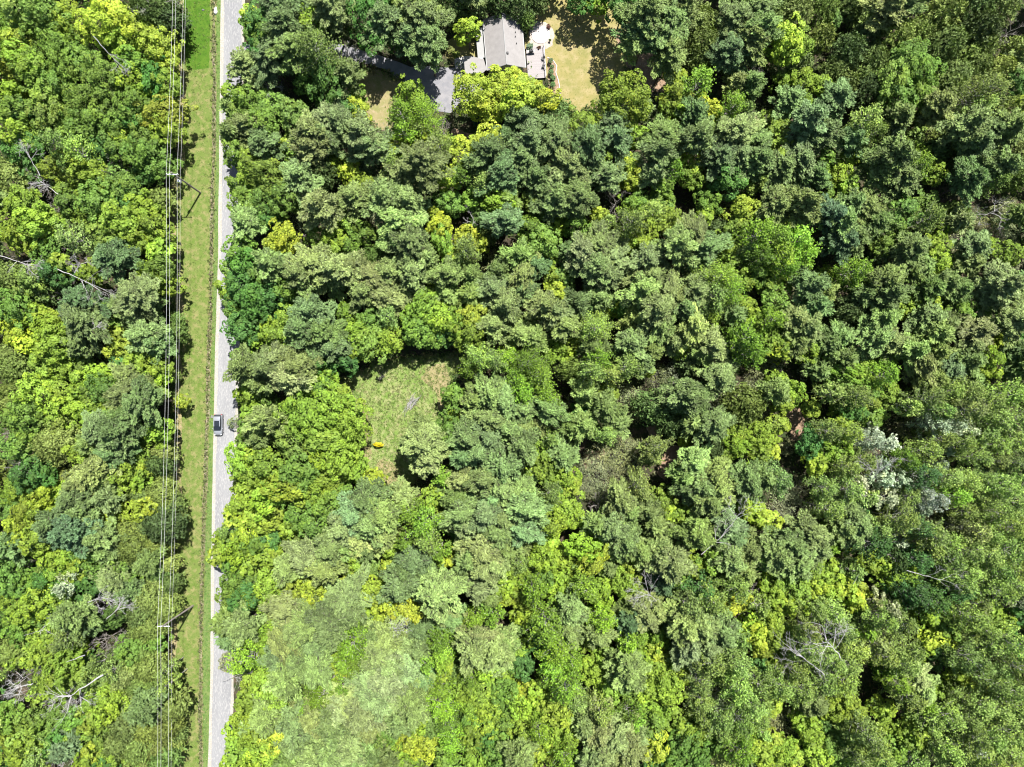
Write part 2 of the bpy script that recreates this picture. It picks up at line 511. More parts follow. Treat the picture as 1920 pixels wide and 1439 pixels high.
TREES = """
@0 0
Mo 250 40 140;Mo 60 20 120;Mg 60 180 130;Mg 240 190 130;Ml 470 120 130;My 690 150 150;My 830 90 110;Mk 970 190 110;Cd 1120 60 140;Cd 1240 150 110;Ml 60 330 130;Mg 400 370 130;Ml 500 270 100
Ml 110 420 120;Mg 430 480 130;Bg 640 340 90;Ml 880 240 120;Mg 760 270 90;Mk 1150 320 140;Mk 1220 440 90;Mg 960 460 110;Mg 600 450 110;Mo 720 560 140;Ml 230 500 110;Mk 70 530 100;Mg 380 590 110
Md 1110 560 100;Ml 1240 600 90;Ml 980 590 100;Ml 30 660 80;Mo 280 680 110;Mk 140 730 60;Mg 60 790 120;Mg 590 750 130;Mg 760 790 120;Mo 880 700 100;Mg 960 780 110;Ml 1060 660 70;My 1180 830 130;Ml 1110 720 50
Mo 330 860 110;Md 150 860 90;Mg 440 870 90;Mg 640 900 120;Mg 830 930 90;Md 960 880 100;Ml 1250 950 90;Ml 1170 1000 80;Ml 60 970 110;Mo 200 980 90;Mg 540 960 100;Ag 440 1090 110;Mg 720 1010 90;Mk 920 1040 90;Mg 1040 1010 90
Md 120 1080 130;Ag 610 1140 110;Md 740 1130 100;Mg 870 1110 100;Mg 1040 1130 110;Mg 1130 1120 80;Bg 220 1160 90;Ml 480 1220 120;Ml 360 1270 90;Ml 620 1290 110;Ml 460 1360 90;Mg 1200 1240 90;Bg 870 1260 100;Md 1080 1270 90
Co 80 1340 120;Bg 320 1350 110;Mg 850 1350 100;Ml 730 1390 90;Mo 950 1380 90;Md 200 1250 80;Cd 1290 60 60
Ml 1880 120 80;Mg 1870 210 70;Pt 1850 500 110;Ml 1740 690 80;Mg 1840 740 90;Pg 1720 800 60;Mg 1780 870 90;Pg 1860 960 110;Pg 1740 1010 70;Mg 1730 1120 80;Ml 1830 1200 80;Ml 1870 1320 90;Mg 1770 1400 70;Mg 1800 1020 60
@480 0
Md 60 110 120;Pb 220 40 140;Mg 90 250 110;Ml 400 140 120;Pt 540 70 140;Pb 230 230 140;Pt 570 220 90;Md 30 350 110;Ag 500 370 150;Pg 290 400 150;Md 520 540 150;Mg 400 600 100;Pb 110 440 130;Bw 60 610 100;Pt 690 560 90
Bw 690 400 80;Md 830 100 150;Pb 980 180 120;Pg 1170 60 150;Pg 1280 150 150;Pg 1300 330 140;Pb 1150 300 100;Cd 1450 40 100;Cd 1600 -10 110;Cd 1790 -30 100;Mk 1590 200 80;Ml 1160 670 90;Al 1080 860 100;Al 1270 870 130;Al 1120 980 80;Ag 1250 970 90
My 1620 670 140;My 1790 620 115;My 1700 760 110;My 1870 700 130;Bg 1400 960 70;Dd 1690 850 65;Dd 1810 880 55;My 1740 1040 110;Mg 750 700 60;My 740 820 90;Bg 800 950 80;Pt 530 900 130;Pt 640 930 110;Pt 420 1010 120;Mo 290 850 110;Mg 100 790 110
Mg 50 900 110;Pb 70 1060 110;My 250 1060 80;Mg 270 1140 70;Pt 420 1130 110;Bg 960 1000 90;My 1060 1080 100;My 1220 1060 100;Ag 1380 1090 90;My 1540 1140 110;Ml 1460 1060 60;Pb 860 1130 120;Cd 860 1270 100;My 600 1200 90;My 700 1290 80;Mg 70 1290 140;Pg 330 1330 120
Ag 1040 1230 90;Pt 1220 1220 150;Pt 1100 1330 130;Pb 1740 1170 130;Pb 1850 1290 130;My 1430 1330 80;Al 1560 1320 80;Ag 1690 1370 90;Ml 780 1390 90;Pb 520 1040 120;Pt 760 1000 110;Cd 480 1270 100;Pb 1870 1040 90;Pb 1620 1260 80;Md 640 760 80;Md 1000 240 90
@960 0
Cd 50 0 90;Cg 110 150 50;Cd 190 -10 70;Md 520 -20 90;Ml 650 10 70;Md 850 20 110;Pg 1000 120 150;Pg 1170 180 170;Pg 1260 80 140;Pg 900 340 90;Pg 1170 420 130;Pb 1000 300 120;Co 1400 180 120;Co 1440 310 110;Co 1420 430 90;Pg 1690 160 140;Pg 1840 100 130
Pg 1800 330 120;Pb 1640 400 130;Pg 1870 230 110;My 110 680 120;My 220 730 110;My 40 610 90;My 40 740 120;Dd 25 860 60;Pb 80 900 110;Cd 340 880 110;Ml 840 720 170;My 920 760 90;Ml 570 930 130;Pb 780 930 110;Ml 960 990 90;Pt 980 830 70
My 1240 680 100;Ml 1180 790 90;My 1470 800 90;Al 1400 620 110;Ml 1240 560 70;Ml 1300 850 80;Pb 1370 870 100;Bg 1130 680 70;Pt 1680 640 80;Pg 1790 640 90;Al 1660 800 100;Ag 1760 830 80;Bg 1790 520 90;Pg 1690 990 140;Pg 1820 1080 110;Pb 1380 1030 110
Pg 1130 1040 130;Pb 1100 1150 110;Pb 780 1040 100;Pb 560 1130 120;Pb 340 1080 130;Pb 130 1060 110;Pb 60 1200 110;Co 220 1210 60;Ml 340 1140 40;Pb 200 1330 110;Pt 430 1260 150;Pt 330 1360 110;Ml 140 1270 55;Ml 660 1200 90;My 870 1230 100
My 920 1330 80;Pb 700 1330 110;Al 1190 1260 90;My 1360 1210 100;Ml 1360 1300 90;Pt 1060 1310 90;Ml 1150 1390 80;Pb 1560 1160 130;Pb 1690 1180 110;Cd 1500 1290 100;Md 1640 1330 110;Pb 1850 1220 110;Ag 1850 1370 80;Pg 1450 1000 90;Mg 600 1020 80;Md 470 1060 60
@1440 0
Co 60 60 120;Co 210 90 110;Cg 430 60 90;Mg 510 130 70;My 160 260 120;Ml 240 340 100;Ml 60 330 100;Co 390 290 80;Co 130 470 90;Co 250 470 80;Cd 640 60 80;Pt 880 90 120;Pt 1030 50 100;Co 720 130 80;Cd 760 260 90;Cd 620 380 100;Co 960 260 110;Co 1150 230 90
Co 1330 80 110;Cd 1550 60 120;Co 1740 40 110;Cd 1600 200 110;Co 1340 330 110;Bg 1830 220 100;Co 1850 360 70;Co 1620 340 80;Co 1500 400 80;Mg 1090 430 140;Mg 1180 530 130;Mg 960 560 120;Mg 1010 690 110;Mg 1160 670 110;Co 800 460 100;Co 730 570 90;Co 520 510 90
Cd 750 660 100;Co 580 630 80;Ml 300 600 100;Ml 140 600 70;Ml 440 620 80;Pb 530 740 110;Pb 150 770 100;Ml 290 790 70;Co 1440 560 90;Co 1570 500 90;Co 1740 520 90;Co 1380 640 80;Ag 1640 680 140;Ag 1580 800 100;Md 1880 600 90;Pt 1270 810 110;Co 1880 820 90
Ml 60 890 90;Ml 80 970 80;Pb 300 890 120;Pb 400 1010 120;Ag 740 900 110;Ag 780 1000 90;Pg 980 880 80;Co 1080 930 90;Pb 940 960 70;Mo 1130 1000 70;Pt 1500 940 120;Pg 1640 1020 140;Pg 1800 960 120;Pb 1560 1080 110;Co 1340 1060 90;Pb 620 1060 90
Ml 100 1130 110;Pt 240 1200 120;Pg 120 1290 120;Pb 340 1330 100;Pg 780 1200 90;Pg 950 1160 120;Ml 1130 1140 80;Cd 1260 1130 80;Al 1130 1260 100;Ml 1280 1290 80;Ml 640 1160 70;Pg 1000 1340 120;Pg 850 1330 100;Pt 1560 1240 100;Pg 1720 1240 110;Cd 1450 1230 90;Pb 1500 1370 110;Ag 1700 1350 90
Ml 560 1300 90;Ml 640 1390 80;Mg 460 1160 80;Co 1860 1120 80;Cg 1860 1330 90
@0 360
Mo 30 100 60;Ml 150 80 110;Bg 370 100 80;Mg 500 60 110;Mg 690 60 120;Ml 630 190 90;Md 900 50 100;Ml 1030 120 110;Co 1190 60 80;Ml 870 210 120;Ml 1120 250 110;Ml 60 270 110;Ml 240 240 120;Ml 390 250 90;Ml 120 330 90;Ag 560 340 110
Mo 780 350 120;Pd 840 490 120;Ml 980 350 100;Ml 1190 370 80;Ml 1180 440 80;Mg 1180 570 100;Bg 60 480 80;Mg 330 420 100;Bg 520 470 100;Ml 430 540 80;Co 60 650 110;Mo 190 660 100;Md 370 600 90;Bg 570 600 110;Ml 670 610 80;Ml 1060 590 90;Ml 1210 670 90
Pt 1040 770 150;Pg 900 870 90;Pg 1110 880 90;Cd 280 740 100;Co 160 800 80;Bg 440 760 80;Pd 620 830 130;Mg 80 880 110;Ml 230 920 80;Ml 350 950 90;Pb 620 960 120;Mg 830 900 90;My 80 1040 110;My 180 1130 80;Ml 330 1040 100;Ml 380 1130 120
Bg 660 1060 80;Pg 620 1130 100;My 850 1080 80;My 850 1170 90;Ml 960 1190 60;Pg 1070 1080 120;Pb 1180 1140 90;Co 60 1240 90;Ml 300 1260 100;Ml 460 1180 90;Bg 110 1210 60;Mo 620 1290 90;Ml 480 1310 100;Md 900 1270 80;Ml 1000 1290 90;Ml 1160 1290 90
Co 100 1340 100;Ml 610 1370 90;Ml 740 1370 90;Ml 340 1390 90;Pg 960 1370 100;Ml 1150 1380 90;Cg 1310 1060 60;Co 1300 1380 40;Cg 1330 960 40
Mg 1800 80 100;Mg 1880 30 80;Pg 1830 230 110;Mg 1780 420 100;Md 1850 520 110;Ml 1670 720 60;Mg 1690 560 60;Md 1790 700 110;Mg 1730 820 70;Md 1870 830 110;Md 1790 1010 110;Mg 1740 900 70;Ml 1880 1130 60;Mg 1810 1210 70;Pt 1850 1330 110;Md 1880 960 100
@480 360
Mg 50 60 130;Mg 220 30 110;Md 60 190 100;Pt 490 120 120;Ml 600 170 100;Mo 700 230 80;Bt 350 210 90;Bt 800 170 90;Pg 740 60 110;Pg 960 60 120;Pg 1130 80 110;Pb 1180 130 80;Mg 820 40 60;Mk 1330 160 60;My 1370 260 80;Mg 1440 70 90;Ml 1400 370 90;My 1440 450 80;Ml 1520 540 70
Mg 1620 40 90;Ml 1830 60 100;Cg 1700 190 80;Bw 1630 180 70;Pb 1870 230 110;Pg 1880 60 80;My 1580 330 80;Ag 1570 440 100;My 1680 370 60;Pg 1100 270 150;Pg 1170 370 140;Mg 810 290 80;Ml 580 350 110;Mg 460 330 90;Mk 160 350 110;My 150 440 100;Bg 390 370 60;Mg 700 400 90
Pg 100 520 110;Pt 450 530 140;Pt 600 570 120;Pt 320 620 110;Mg 80 620 120;Mg 230 700 100;Md 100 760 110;Pg 380 700 110;Pt 720 560 90;Cg 900 500 90;Cg 1040 450 90;Pt 870 660 130;Pt 1000 620 100;Pt 1160 610 110;Pt 800 760 100;Pt 980 780 110;Pt 1130 730 90;Pg 600 700 80
Bt 1290 700 80;Ml 1330 640 70;Pg 1290 500 70;Pg 1440 620 100;Pg 1620 630 90;Pb 1830 600 90;Bt 1780 520 80;Bt 1520 730 90;Pg 1430 770 90;Pg 1780 740 130;Pg 1870 860 110;Pg 1620 780 80;Pg 1800 1010 100;Cg 1870 980 80;Co 1730 330 60
Md 60 890 90;Ml 200 930 90;My 90 1010 90;Ml 150 1100 110;Pb 430 900 120;Pb 360 1030 130;Pb 500 1050 130;Pb 560 1170 110;Pg 330 1130 100;Ml 660 900 80;Ml 740 1060 100;Ag 980 930 90;Mg 830 950 90;Mg 860 1090 120;Ml 980 1120 100;Ml 760 1180 80
Ml 1230 880 120;Ml 1330 940 110;Mg 1180 1010 110;Mg 1290 1050 100;Ml 1160 940 80;My 1620 920 100;Ml 1500 970 100;Ml 1610 1060 110;Ml 1530 1080 70;Md 1420 1060 80;Pt 190 1240 120;Pt 300 1290 110;Pg 100 1340 120;Md 500 1280 90;Mo 450 1280 60;Pt 230 1390 110
Ag 1680 1230 100;Al 1600 1310 90;Ag 1800 1280 90;Ml 520 1390 80;Md 680 1280 80;Bg 940 1370 35;Al 1870 1240 90;Pg 30 1440 80
@960 360
Pb 340 60 120;Pg 480 60 130;Ml 170 60 90;Bt 50 180 80;Mg 250 210 60;Mg 130 290 100;Mg 240 330 110;Mg 150 400 100;Ml 360 240 70;Mg 500 240 90;Mk 670 170 70;My 650 220 60;Bg 790 60 110;Mg 950 60 90;Ml 920 110 90;Ag 880 220 110;Ag 720 230 60;Mg 1130 60 100;Ml 1150 190 100;Ml 1220 230 80
Ag 1050 160 90;Ml 1010 330 110;Ml 900 360 80;Mg 1480 60 90;Ml 1450 190 70;Bt 1640 60 100;My 1750 130 100;Mg 1720 240 90;Pt 660 400 150;Pt 540 470 130;Pt 750 500 130;Pg 620 560 140;Pg 720 620 110;Pb 420 460 80;Pt 1000 530 130;Pt 1040 640 130;Pt 930 650 100;Pg 980 770 110
Pg 1360 330 140;Pg 1240 420 120;Pg 1430 430 120;Pb 1380 520 90;Pg 1450 560 60;Cd 1550 290 80;Ml 1600 400 90;Mk 1680 390 60;Ml 1640 500 80;Ag 1750 450 90;Al 1850 330 120;Al 1880 480 100;Mg 1860 620 90;Ml 1740 660 80;Ml 280 530 60;Ml 300 620 60;Pb 160 560 90;Mo 410 650 90
Pg 60 480 100;Pg 90 640 110;Pg 80 750 110;My 340 740 80;Ml 370 780 60;Pt 240 850 110;Pt 330 900 100;Pg 500 840 90;Pg 650 800 90;Pb 600 870 70;Ag 640 1000 130;Md 580 1020 90;Ml 760 870 60;Md 840 870 70;Pg 1180 790 130;Pg 1280 880 110;Pt 1220 810 100
Pt 1080 900 120;Pt 1110 1000 110;Pg 930 960 90;Pt 1360 760 110;Al 1560 640 140;Al 1620 740 130;Ag 1500 800 120;Ml 1510 900 90;Pg 1430 650 100;Pb 1660 920 80;Ml 1770 860 80;Ml 1810 960 70;Bt 1760 750 60;Pg 400 1000 110;Pg 60 1060 100;Pg 170 1100 90;Mo 130 1010 80
Ml 310 1180 90;Mk 440 1150 60;My 430 1230 60;Pg 620 1180 100;Al 640 1240 100;Pg 900 1130 120;Pg 1020 1180 100;Pg 980 1250 90;Pg 1200 1070 60;Pt 1200 1130 70;Ml 1270 1160 80;Pg 1360 1040 110;Bt 1500 1060 80;Pt 1500 1180 110;Pg 1430 1220 90;Al 1760 1110 120;Al 1790 1210 120;Ag 1690 1160 100
Al 100 1290 130;Al 200 1370 110;Al 40 1390 100;Bt 360 1310 70;Cg 480 1330 90;Ag 600 1350 100;Ag 740 1340 100;Ag 860 1330 100;Ml 500 1390 60;Bt 1100 1370 100;Ml 1020 1340 50;Bt 1250 1360 110;Pg 1560 1380 110;Cd 1340 1270 80;Bt 1400 1340 90;Bt 1850 1380 100;Cg 1600 1300 90;Bt 1880 1260 60
@1440 360
Pg 60 110 110;Pg 260 110 120;Mk 110 200 70;Al 60 340 110;Al 240 350 120;Al 100 480 120;Al 270 480 110;Mg 450 80 90;Pg 720 120 130;Pg 620 90 100;Pg 800 230 100;Mg 1040 130 120;Mg 960 250 100;Ag 1180 200 100;Ml 1310 140 70;Ml 1330 250 80;Mg 1210 60 70
Pd 480 200 110;Pg 560 230 110;Pd 540 350 110;Pg 640 340 100;Co 1430 160 70;Bw 1700 150 130;Bt 1800 110 80;Pg 1870 180 70;Bt 1460 320 120;Bt 1640 280 90;Bt 1790 300 120;Pt 1420 230 80;Mg 920 380 90;Pg 1090 420 110;Ml 1280 400 80;Ml 1290 500 100;Pg 1540 420 110;Pg 1500 530 100
Ml 1640 400 60;Bt 1750 460 80;Ml 1840 450 90;Bt 1820 560 100;Cd 900 480 90;Ml 60 660 110;Al 140 580 90;Mg 80 800 100;Ml 450 610 70;Ml 540 660 70;Al 650 590 110;Al 700 680 90;Pb 320 700 110;Bt 250 720 80;Pg 400 770 90;Pb 350 850 100;Pg 700 780 90
Pg 880 680 120;Pg 900 790 110;Pg 1060 610 90;Pg 1140 560 80;Pb 1220 730 100;Pg 1330 690 100;Pg 1420 740 90;Pt 1740 680 120;Pg 1660 760 110;Pt 1800 760 100;Pb 1880 680 60;Bt 1880 800 80;Ml 1120 820 70;Ml 1230 850 80;Mg 1320 830 70;Mg 1490 880 100;Mg 1640 940 90;Ml 1050 880 60
Pt 200 960 100;Pt 280 1020 100;Al 40 960 100;Ml 60 1100 110;Pt 210 1120 100;Ml 340 1190 90;Ml 110 1180 80;Bt 520 1010 90;Pg 540 1100 100;Pg 460 1140 90;Cd 620 900 110;Ml 760 890 60;Pg 860 960 110;Pg 700 980 70;Pg 1200 960 110;Pt 1310 1000 100;Pg 1250 1060 100;Pt 1530 1050 120
Pt 1850 1000 110;Mk 1830 1090 60;Ml 1800 1140 60;Pg 780 1100 120;Pg 900 1130 110;Ml 940 1210 80;Ml 700 1280 70;Pg 1080 1190 100;Pt 1500 1150 110;Pg 1260 1200 90;Ml 1320 1200 60;Pg 560 1250 90;Ml 1680 1260 110;Ml 1640 1330 90;Pt 1480 1270 100;Pb 1860 1210 90;Pg 1120 1310 110
Bt 60 1290 70;Bt 330 1330 80;Pg 380 1350 70;Ml 80 1410 70;Ml 620 1350 110;Ml 740 1380 100;Al 860 1370 100;Mg 530 1390 80;Pg 1360 1340 110;Pg 1500 1400 100;Pg 1230 1410 100;Bt 1800 1380 80;Pb 1880 1330 80
@0 720
Mo 60 60 90;Co 90 150 90;Ml 270 60 130;Ml 440 60 100;Ml 590 60 80;Mg 740 50 100;Pg 950 90 130;Pg 1080 130 130;Pg 930 230 90;Pg 1110 50 100;My 1340 130 50;Ml 700 130 80;Ml 500 160 100;Ml 640 230 90;Ml 780 200 80;Mg 140 260 110;Mg 60 270 80;Mg 270 250 80;Mo 410 320 90
Pb 760 360 130;Pb 880 330 110;Pb 930 420 110;Pg 690 440 90;Ml 1160 370 80;Ml 1180 430 60;Co 1220 500 70;Mg 1060 400 60;Bg 50 370 50;Mg 90 490 110;Mg 170 420 80;Co 400 460 130;Co 460 420 90;Ml 570 530 90;Ml 680 510 80;Pb 850 530 110;Ml 1050 560 90;My 1060 640 80;Ml 920 640 100;Ml 930 740 100
Ml 1030 730 70;Bw 120 610 90;Md 180 680 110;Md 270 700 80;Pt 700 680 120;Pg 780 750 100;Pt 590 750 90;Co 450 700 60;Cd 1180 600 70;Co 1220 690 50;Ml 60 820 100;Ml 180 790 90;Ml 300 850 100;Ml 400 840 90;Mg 60 920 90;Ml 150 1000 100;Ml 280 980 90;Pb 560 890 110
Pg 620 960 100;Pg 800 850 90;Co 1070 850 80;Co 1200 830 90;My 850 960 90;My 820 1010 70;My 1030 950 90;My 1110 930 80;Co 1240 950 90;Co 960 1120 100;Co 1080 1080 90;Cd 1200 1060 110;Co 1320 1010 60;Pb 450 1060 110;Pd 560 1120 120;Pd 420 1130 90;Ml 80 1120 100;Ml 250 1160 110
Bw 560 1130 50;Ml 200 1230 80;Pb 60 1220 100;Md 50 1290 90;Bg 200 1340 90;Pg 760 1150 110;Ml 680 1230 80;Mg 560 1250 90;Co 1020 1220 100;Co 1180 1210 90;Pg 820 1250 80;Ml 400 1340 100;Ml 500 1290 80;Bg 330 1260 60;Mg 690 1330 110;Bw 780 1420 50;Mg 860 1350 80;Mg 350 1410 90
Pg 1110 1330 90;Mg 930 1410 80;Co 1260 1350 60;Ml 580 1400 80;Cg 1180 1400 70;Cd 1010 1350 70
Ml 1830 80 80;Mg 1870 160 60;Ml 1880 220 70;Mg 1870 330 80;Bt 1760 290 60;Mg 1830 440 80;Ml 1790 590 100;Ml 1880 560 80;Ml 1850 690 100;Ml 1780 780 60;Ml 1850 850 100;Ml 1790 930 90;My 1750 1000 80;Ml 1880 1010 80;Mg 1700 1130 90;Ml 1820 1120 100;Ml 1640 1180 60;Ml 1640 1290 80;Ml 1770 1260 100;Mg 1880 1220 80;Mg 1740 1380 80;Ml 1860 1370 80
@480 720
Mg 480 30 90;Mg 330 30 80;Mg 60 100 70;Pg 80 270 110;Pg 30 390 90;Ml 560 190 170;Ml 300 230 150;Ml 680 300 140;Ml 430 330 150;Mg 230 430 120;Mg 540 430 120;Ml 700 420 90;Ml 620 110 90;Ml 480 560 90;Ml 620 590 120;Ml 740 640 90;My 870 720 70
Ml 60 640 120;Mk 120 720 90;Mg 300 690 120;Ml 540 720 130;Ml 230 800 120;Ml 420 840 130;Mg 640 790 90;Ml 90 850 120;Mg 540 930 110;Mg 300 960 120;Mk 110 960 100;Ml 60 1040 90;Mg 400 1060 110;Ml 250 1090 80;My 900 760 60
Pb 850 870 120;Pb 740 950 120;Pg 940 960 120;Pg 830 1040 120;Pt 670 1080 120;Pg 940 1130 110;Pt 780 1160 110;Pg 830 1230 90;Pg 680 1210 100;Pt 400 1300 140;Pg 250 1370 110;Pg 540 1240 110;Co 330 1180 100;Ml 80 1220 90;Md 100 1190 70;Ml 60 1310 80
Ml 110 1390 80;Pt 520 1380 110;Ml 700 1380 90;Cg 840 1370 70;My 990 1400 70;Ml 1020 1250 80;Al 1130 950 110;Al 1270 1040 120;Co 1100 1060 90;Ag 1280 1160 100;Al 1130 1160 80;Pt 1080 840 90;Ml 1330 860 80;Ml 1370 950 60;Md 1470 1090 60
Mg 1480 90 80;Mg 1450 350 110;Ml 1480 240 50;Pt 1270 470 140;Pt 1310 560 110;Pg 1180 460 90;Pt 1250 330 70;Pg 1640 130 110;Pg 1760 80 120;Pg 1870 130 110;Pg 1760 270 130;Pb 1600 400 130;Pb 1680 500 120;Pb 1740 400 120;Pg 1870 340 110;Pb 1560 540 100
Al 1400 700 80;Pt 1560 720 110;Pb 1720 700 110;Pb 1850 620 120;Pg 1850 790 130;Pb 1760 830 110;Pt 1550 960 110;Pg 1490 860 90;Pt 1600 1060 110;Pb 1720 960 110;Pg 1850 980 120;Pg 1800 1120 110;Md 1550 1150 70;Pt 1700 1270 120;Pt 1800 1330 110;Pg 1600 1320 100
Pb 1200 1330 110;Pb 1130 1400 100;Al 1370 1260 80;My 1440 1310 80;Pb 1290 1420 90;Pt 1680 1400 110;Pg 1880 1240 90;Pg 1100 1290 70
@960 720
Al 90 60 110;Al 240 70 110;Pg 100 180 110;Pg 260 190 110;Pg 70 330 100;Pg 200 300 90;Ag 280 400 70;Bt 470 140 80;Pg 560 70 90;Md 570 180 80;Ml 730 60 70;Pg 700 190 100;Bt 880 100 110;Bt 930 210 100;Pg 440 320 90;Pg 540 310 90;Ag 690 370 90;Bt 420 400 90;Pg 800 290 80
Cd 1080 170 110;Pb 1290 60 120;Pb 1380 110 100;Pb 1280 160 90;Mg 1340 210 90;Bt 1500 190 90;Bt 1620 80 120;Co 1740 160 120;Bt 1830 90 110;Bt 1870 220 90;Pg 1500 320 110;Cd 1200 300 90;Pg 1350 290 80;My 1310 430 50;Bo 1380 450 60;Pb 370 530 100;Ml 170 500 90
Pb 70 460 110;Ml 130 610 100;Ml 230 640 100;Ml 330 620 90;Ml 420 710 90;My 440 780 70;Mg 270 700 70;Md 370 790 60;Ag 280 820 90;Bt 620 570 100;Bt 780 540 110;Bt 620 700 130;Bt 570 780 90;Bt 870 470 90;Bt 760 640 90;Bt 930 620 80;Ag 1080 470 90;Pg 1040 540 70
Pg 1300 640 80;Pg 1380 620 110;Pg 1500 680 110;Pg 1400 760 120;Pg 1560 790 120;Pg 1280 700 80;Pg 1480 870 110;Ml 1680 360 90;Ml 1700 460 90;Ml 1640 510 60;Ml 1880 380 90;Ml 1880 520 80;Bt 1790 500 80;Bt 1820 620 70;Cd 1490 470 100;Pg 1740 740 110;Pg 1880 700 80
Pg 60 800 130;Pg 90 940 120;Ml 380 920 110;Ml 290 960 90;Ml 470 1000 90;Ml 300 1060 100;Bg 640 920 90;Pg 820 880 110;Pg 880 960 100;Bt 680 830 90;Ag 960 760 100;Bt 860 760 90;Ml 1130 880 90;Ml 1180 960 80;Ml 1300 1000 80;My 1360 960 70;Pg 1020 950 90;Bt 1280 860 70
Pg 760 1080 110;Pb 850 1170 110;Pg 630 1040 80;Pg 1060 1060 80;Al 1040 1090 50;Ml 1780 870 90;Ml 1800 960 80;My 1870 1000 80;Pb 1600 1060 110;Pg 1380 1130 110;Pb 1660 1160 100;Pg 1500 1060 90;Bw 1600 1100 70;Pg 1200 1110 90;Pg 1100 1180 100;Pt 1090 1280 110
Pb 80 1080 110;Pg 40 1230 90;Ml 200 1180 80;Ml 280 1210 80;Ml 240 1330 100;Ml 380 1330 90;Ag 60 1340 90;Ml 560 1220 110;Ml 610 1340 110;Mg 520 1390 80;Pg 760 1240 90;Pg 730 1390 60;My 890 1360 90;Ml 960 1320 70;Pt 1200 1340 120;Pg 960 1250 100;Ml 1380 1380 80;My 1440 1370 60
Pg 1640 1330 110;Mg 1540 1340 100;Pg 1780 1250 100;Bt 1790 1130 70;Mg 1860 1320 110;Pg 1740 1400 100;Mg 1740 1280 70
@1440 720
Pg 60 60 90;Ml 200 60 90;Ml 130 130 80;Ag 480 60 80;Ag 640 90 130;Mg 700 60 110;Ml 920 80 110;Ml 780 150 90;Mg 780 220 80;Ml 550 190 60;Ml 340 190 60;Md 650 200 90;Ml 90 300 80;Ml 30 420 60;My 30 520 60;Bt 140 480 70;Ag 470 350 90;Ag 600 370 90;Ml 560 330 80
Ml 440 500 70;Ml 560 510 80;Ml 400 610 80;Md 330 430 90;Ag 1170 130 110;Ag 1330 60 110;Ag 1270 200 90;Aw 760 420 90;Aw 880 440 80;Aw 760 330 60;Ag 1040 170 80;Bt 1060 330 100;Aw 1250 300 90;Aw 1400 310 90;Aw 1480 350 60;Ag 1500 60 100;Ao 1500 190 110;Ag 1650 140 110;Aw 1680 130 60;Ag 1800 90 110
Ag 1700 290 110;Ag 1600 380 100;Ag 1850 250 110;Ag 1280 420 90;Ag 1180 500 90;Al 1040 560 90;Ag 1450 450 90;Aw 1320 490 60;Ag 1700 460 100;Ag 1830 420 100;Ag 720 560 90;Aw 850 600 60;Ag 580 630 100;Ag 1560 560 90;Aw 1300 600 50;Ag 1700 580 90;Ag 1850 600 90;Bt 400 570 60
Ag 60 690 110;Bt 130 820 100;Bt 260 770 90;Ag 420 780 90;Aw 660 720 80;Ag 610 800 110;Ag 730 840 80;Aw 850 720 70;Aw 970 720 70;Aw 1020 740 50;Ad 1160 700 110;Aw 880 850 80;Ag 1050 840 90;Aw 1150 820 70;Aw 1240 870 90;Ag 1330 700 90;Al 1400 830 90;Ag 1480 740 90;Ag 1600 720 90
Aw 1700 690 50;Ag 1750 800 100;Ag 1600 880 90;Ag 1850 740 90;Ag 1480 950 90;Ag 1700 960 100;Ag 1850 900 90;Aw 1000 920 60;Bt 1230 980 90;Aw 1160 930 60;Bt 220 940 110;Bt 100 1000 100;Bt 340 990 90;Ag 450 950 90;Pg 590 980 110;Pg 660 1080 110;Pg 560 1080 90;My 30 1040 80;Ml 520 1120 80
Ml 480 1080 60;Md 700 960 60;Pg 300 1130 110;Pg 170 1180 110;Pg 380 1220 110;Pg 60 1290 110;Al 470 1230 60;Ml 620 1230 60;Ag 830 1080 100;Ag 1000 1030 100;Aw 980 1190 60;Ad 1130 1090 90;Ag 1230 1130 120;Ag 1330 1180 100;Ag 1200 1230 100;Ad 800 1230 110;Ao 1420 1060 90;Ao 1540 1100 100
Ag 1650 1130 100;Ag 1800 1060 100;Ag 1500 1260 100;Ag 1640 1300 110;Ag 1800 1240 110;Ag 1850 1380 100;Ag 1700 1400 100;Ad 1130 1320 100;Ag 1350 1320 100;Ag 1250 1400 90;Ml 900 1370 80;Ml 780 1350 70;Ml 1070 1400 60;Pg 200 1350 110;Ml 340 1380 90;Ml 450 1380 80;Bt 540 1350 60;Ag 640 1400 80;Ad 950 1290 80;Ag 1450 1400 90
@0 1080
Mg 60 60 110;Mg 200 100 110;Md 340 60 100;Ml 400 20 90;Aw 500 60 80;Md 640 90 80;Pg 860 50 110;Pg 950 120 90;Co 1180 40 70;Cd 1280 60 60;Ml 60 180 90;Ml 250 220 110;Ml 150 290 100;Mg 400 200 100;Mg 310 320 90;Ml 420 310 80;Bw 700 190 80;Bw 840 270 60;Pg 560 300 110;Pb 640 380 90
Co 1120 180 100;Co 1060 270 90;Co 1110 380 100;Co 1240 250 80;Mg 860 330 90;Md 960 290 60;Md 30 360 60;Mg 120 440 90;Ml 280 490 100;Ml 380 470 80;Ag 540 430 110;Ag 470 500 90;Bg 760 500 80;Bg 920 480 80;Bg 850 550 60;Co 1040 420 60;Co 100 560 100;Ml 200 610 90;Ml 300 590 90
Ml 90 640 70;Ml 550 590 80;Md 620 640 60;Ml 440 690 110;Ml 350 760 110;Ml 510 760 90;Ml 300 860 90;Ml 450 850 90;Bw 110 800 90;Bw 190 900 90;Bw 250 720 70;Bw 500 900 110;Bw 400 940 90;Mo 640 780 90;Bg 790 610 80;Ag 840 720 90;Ag 750 660 70;Mg 940 580 90
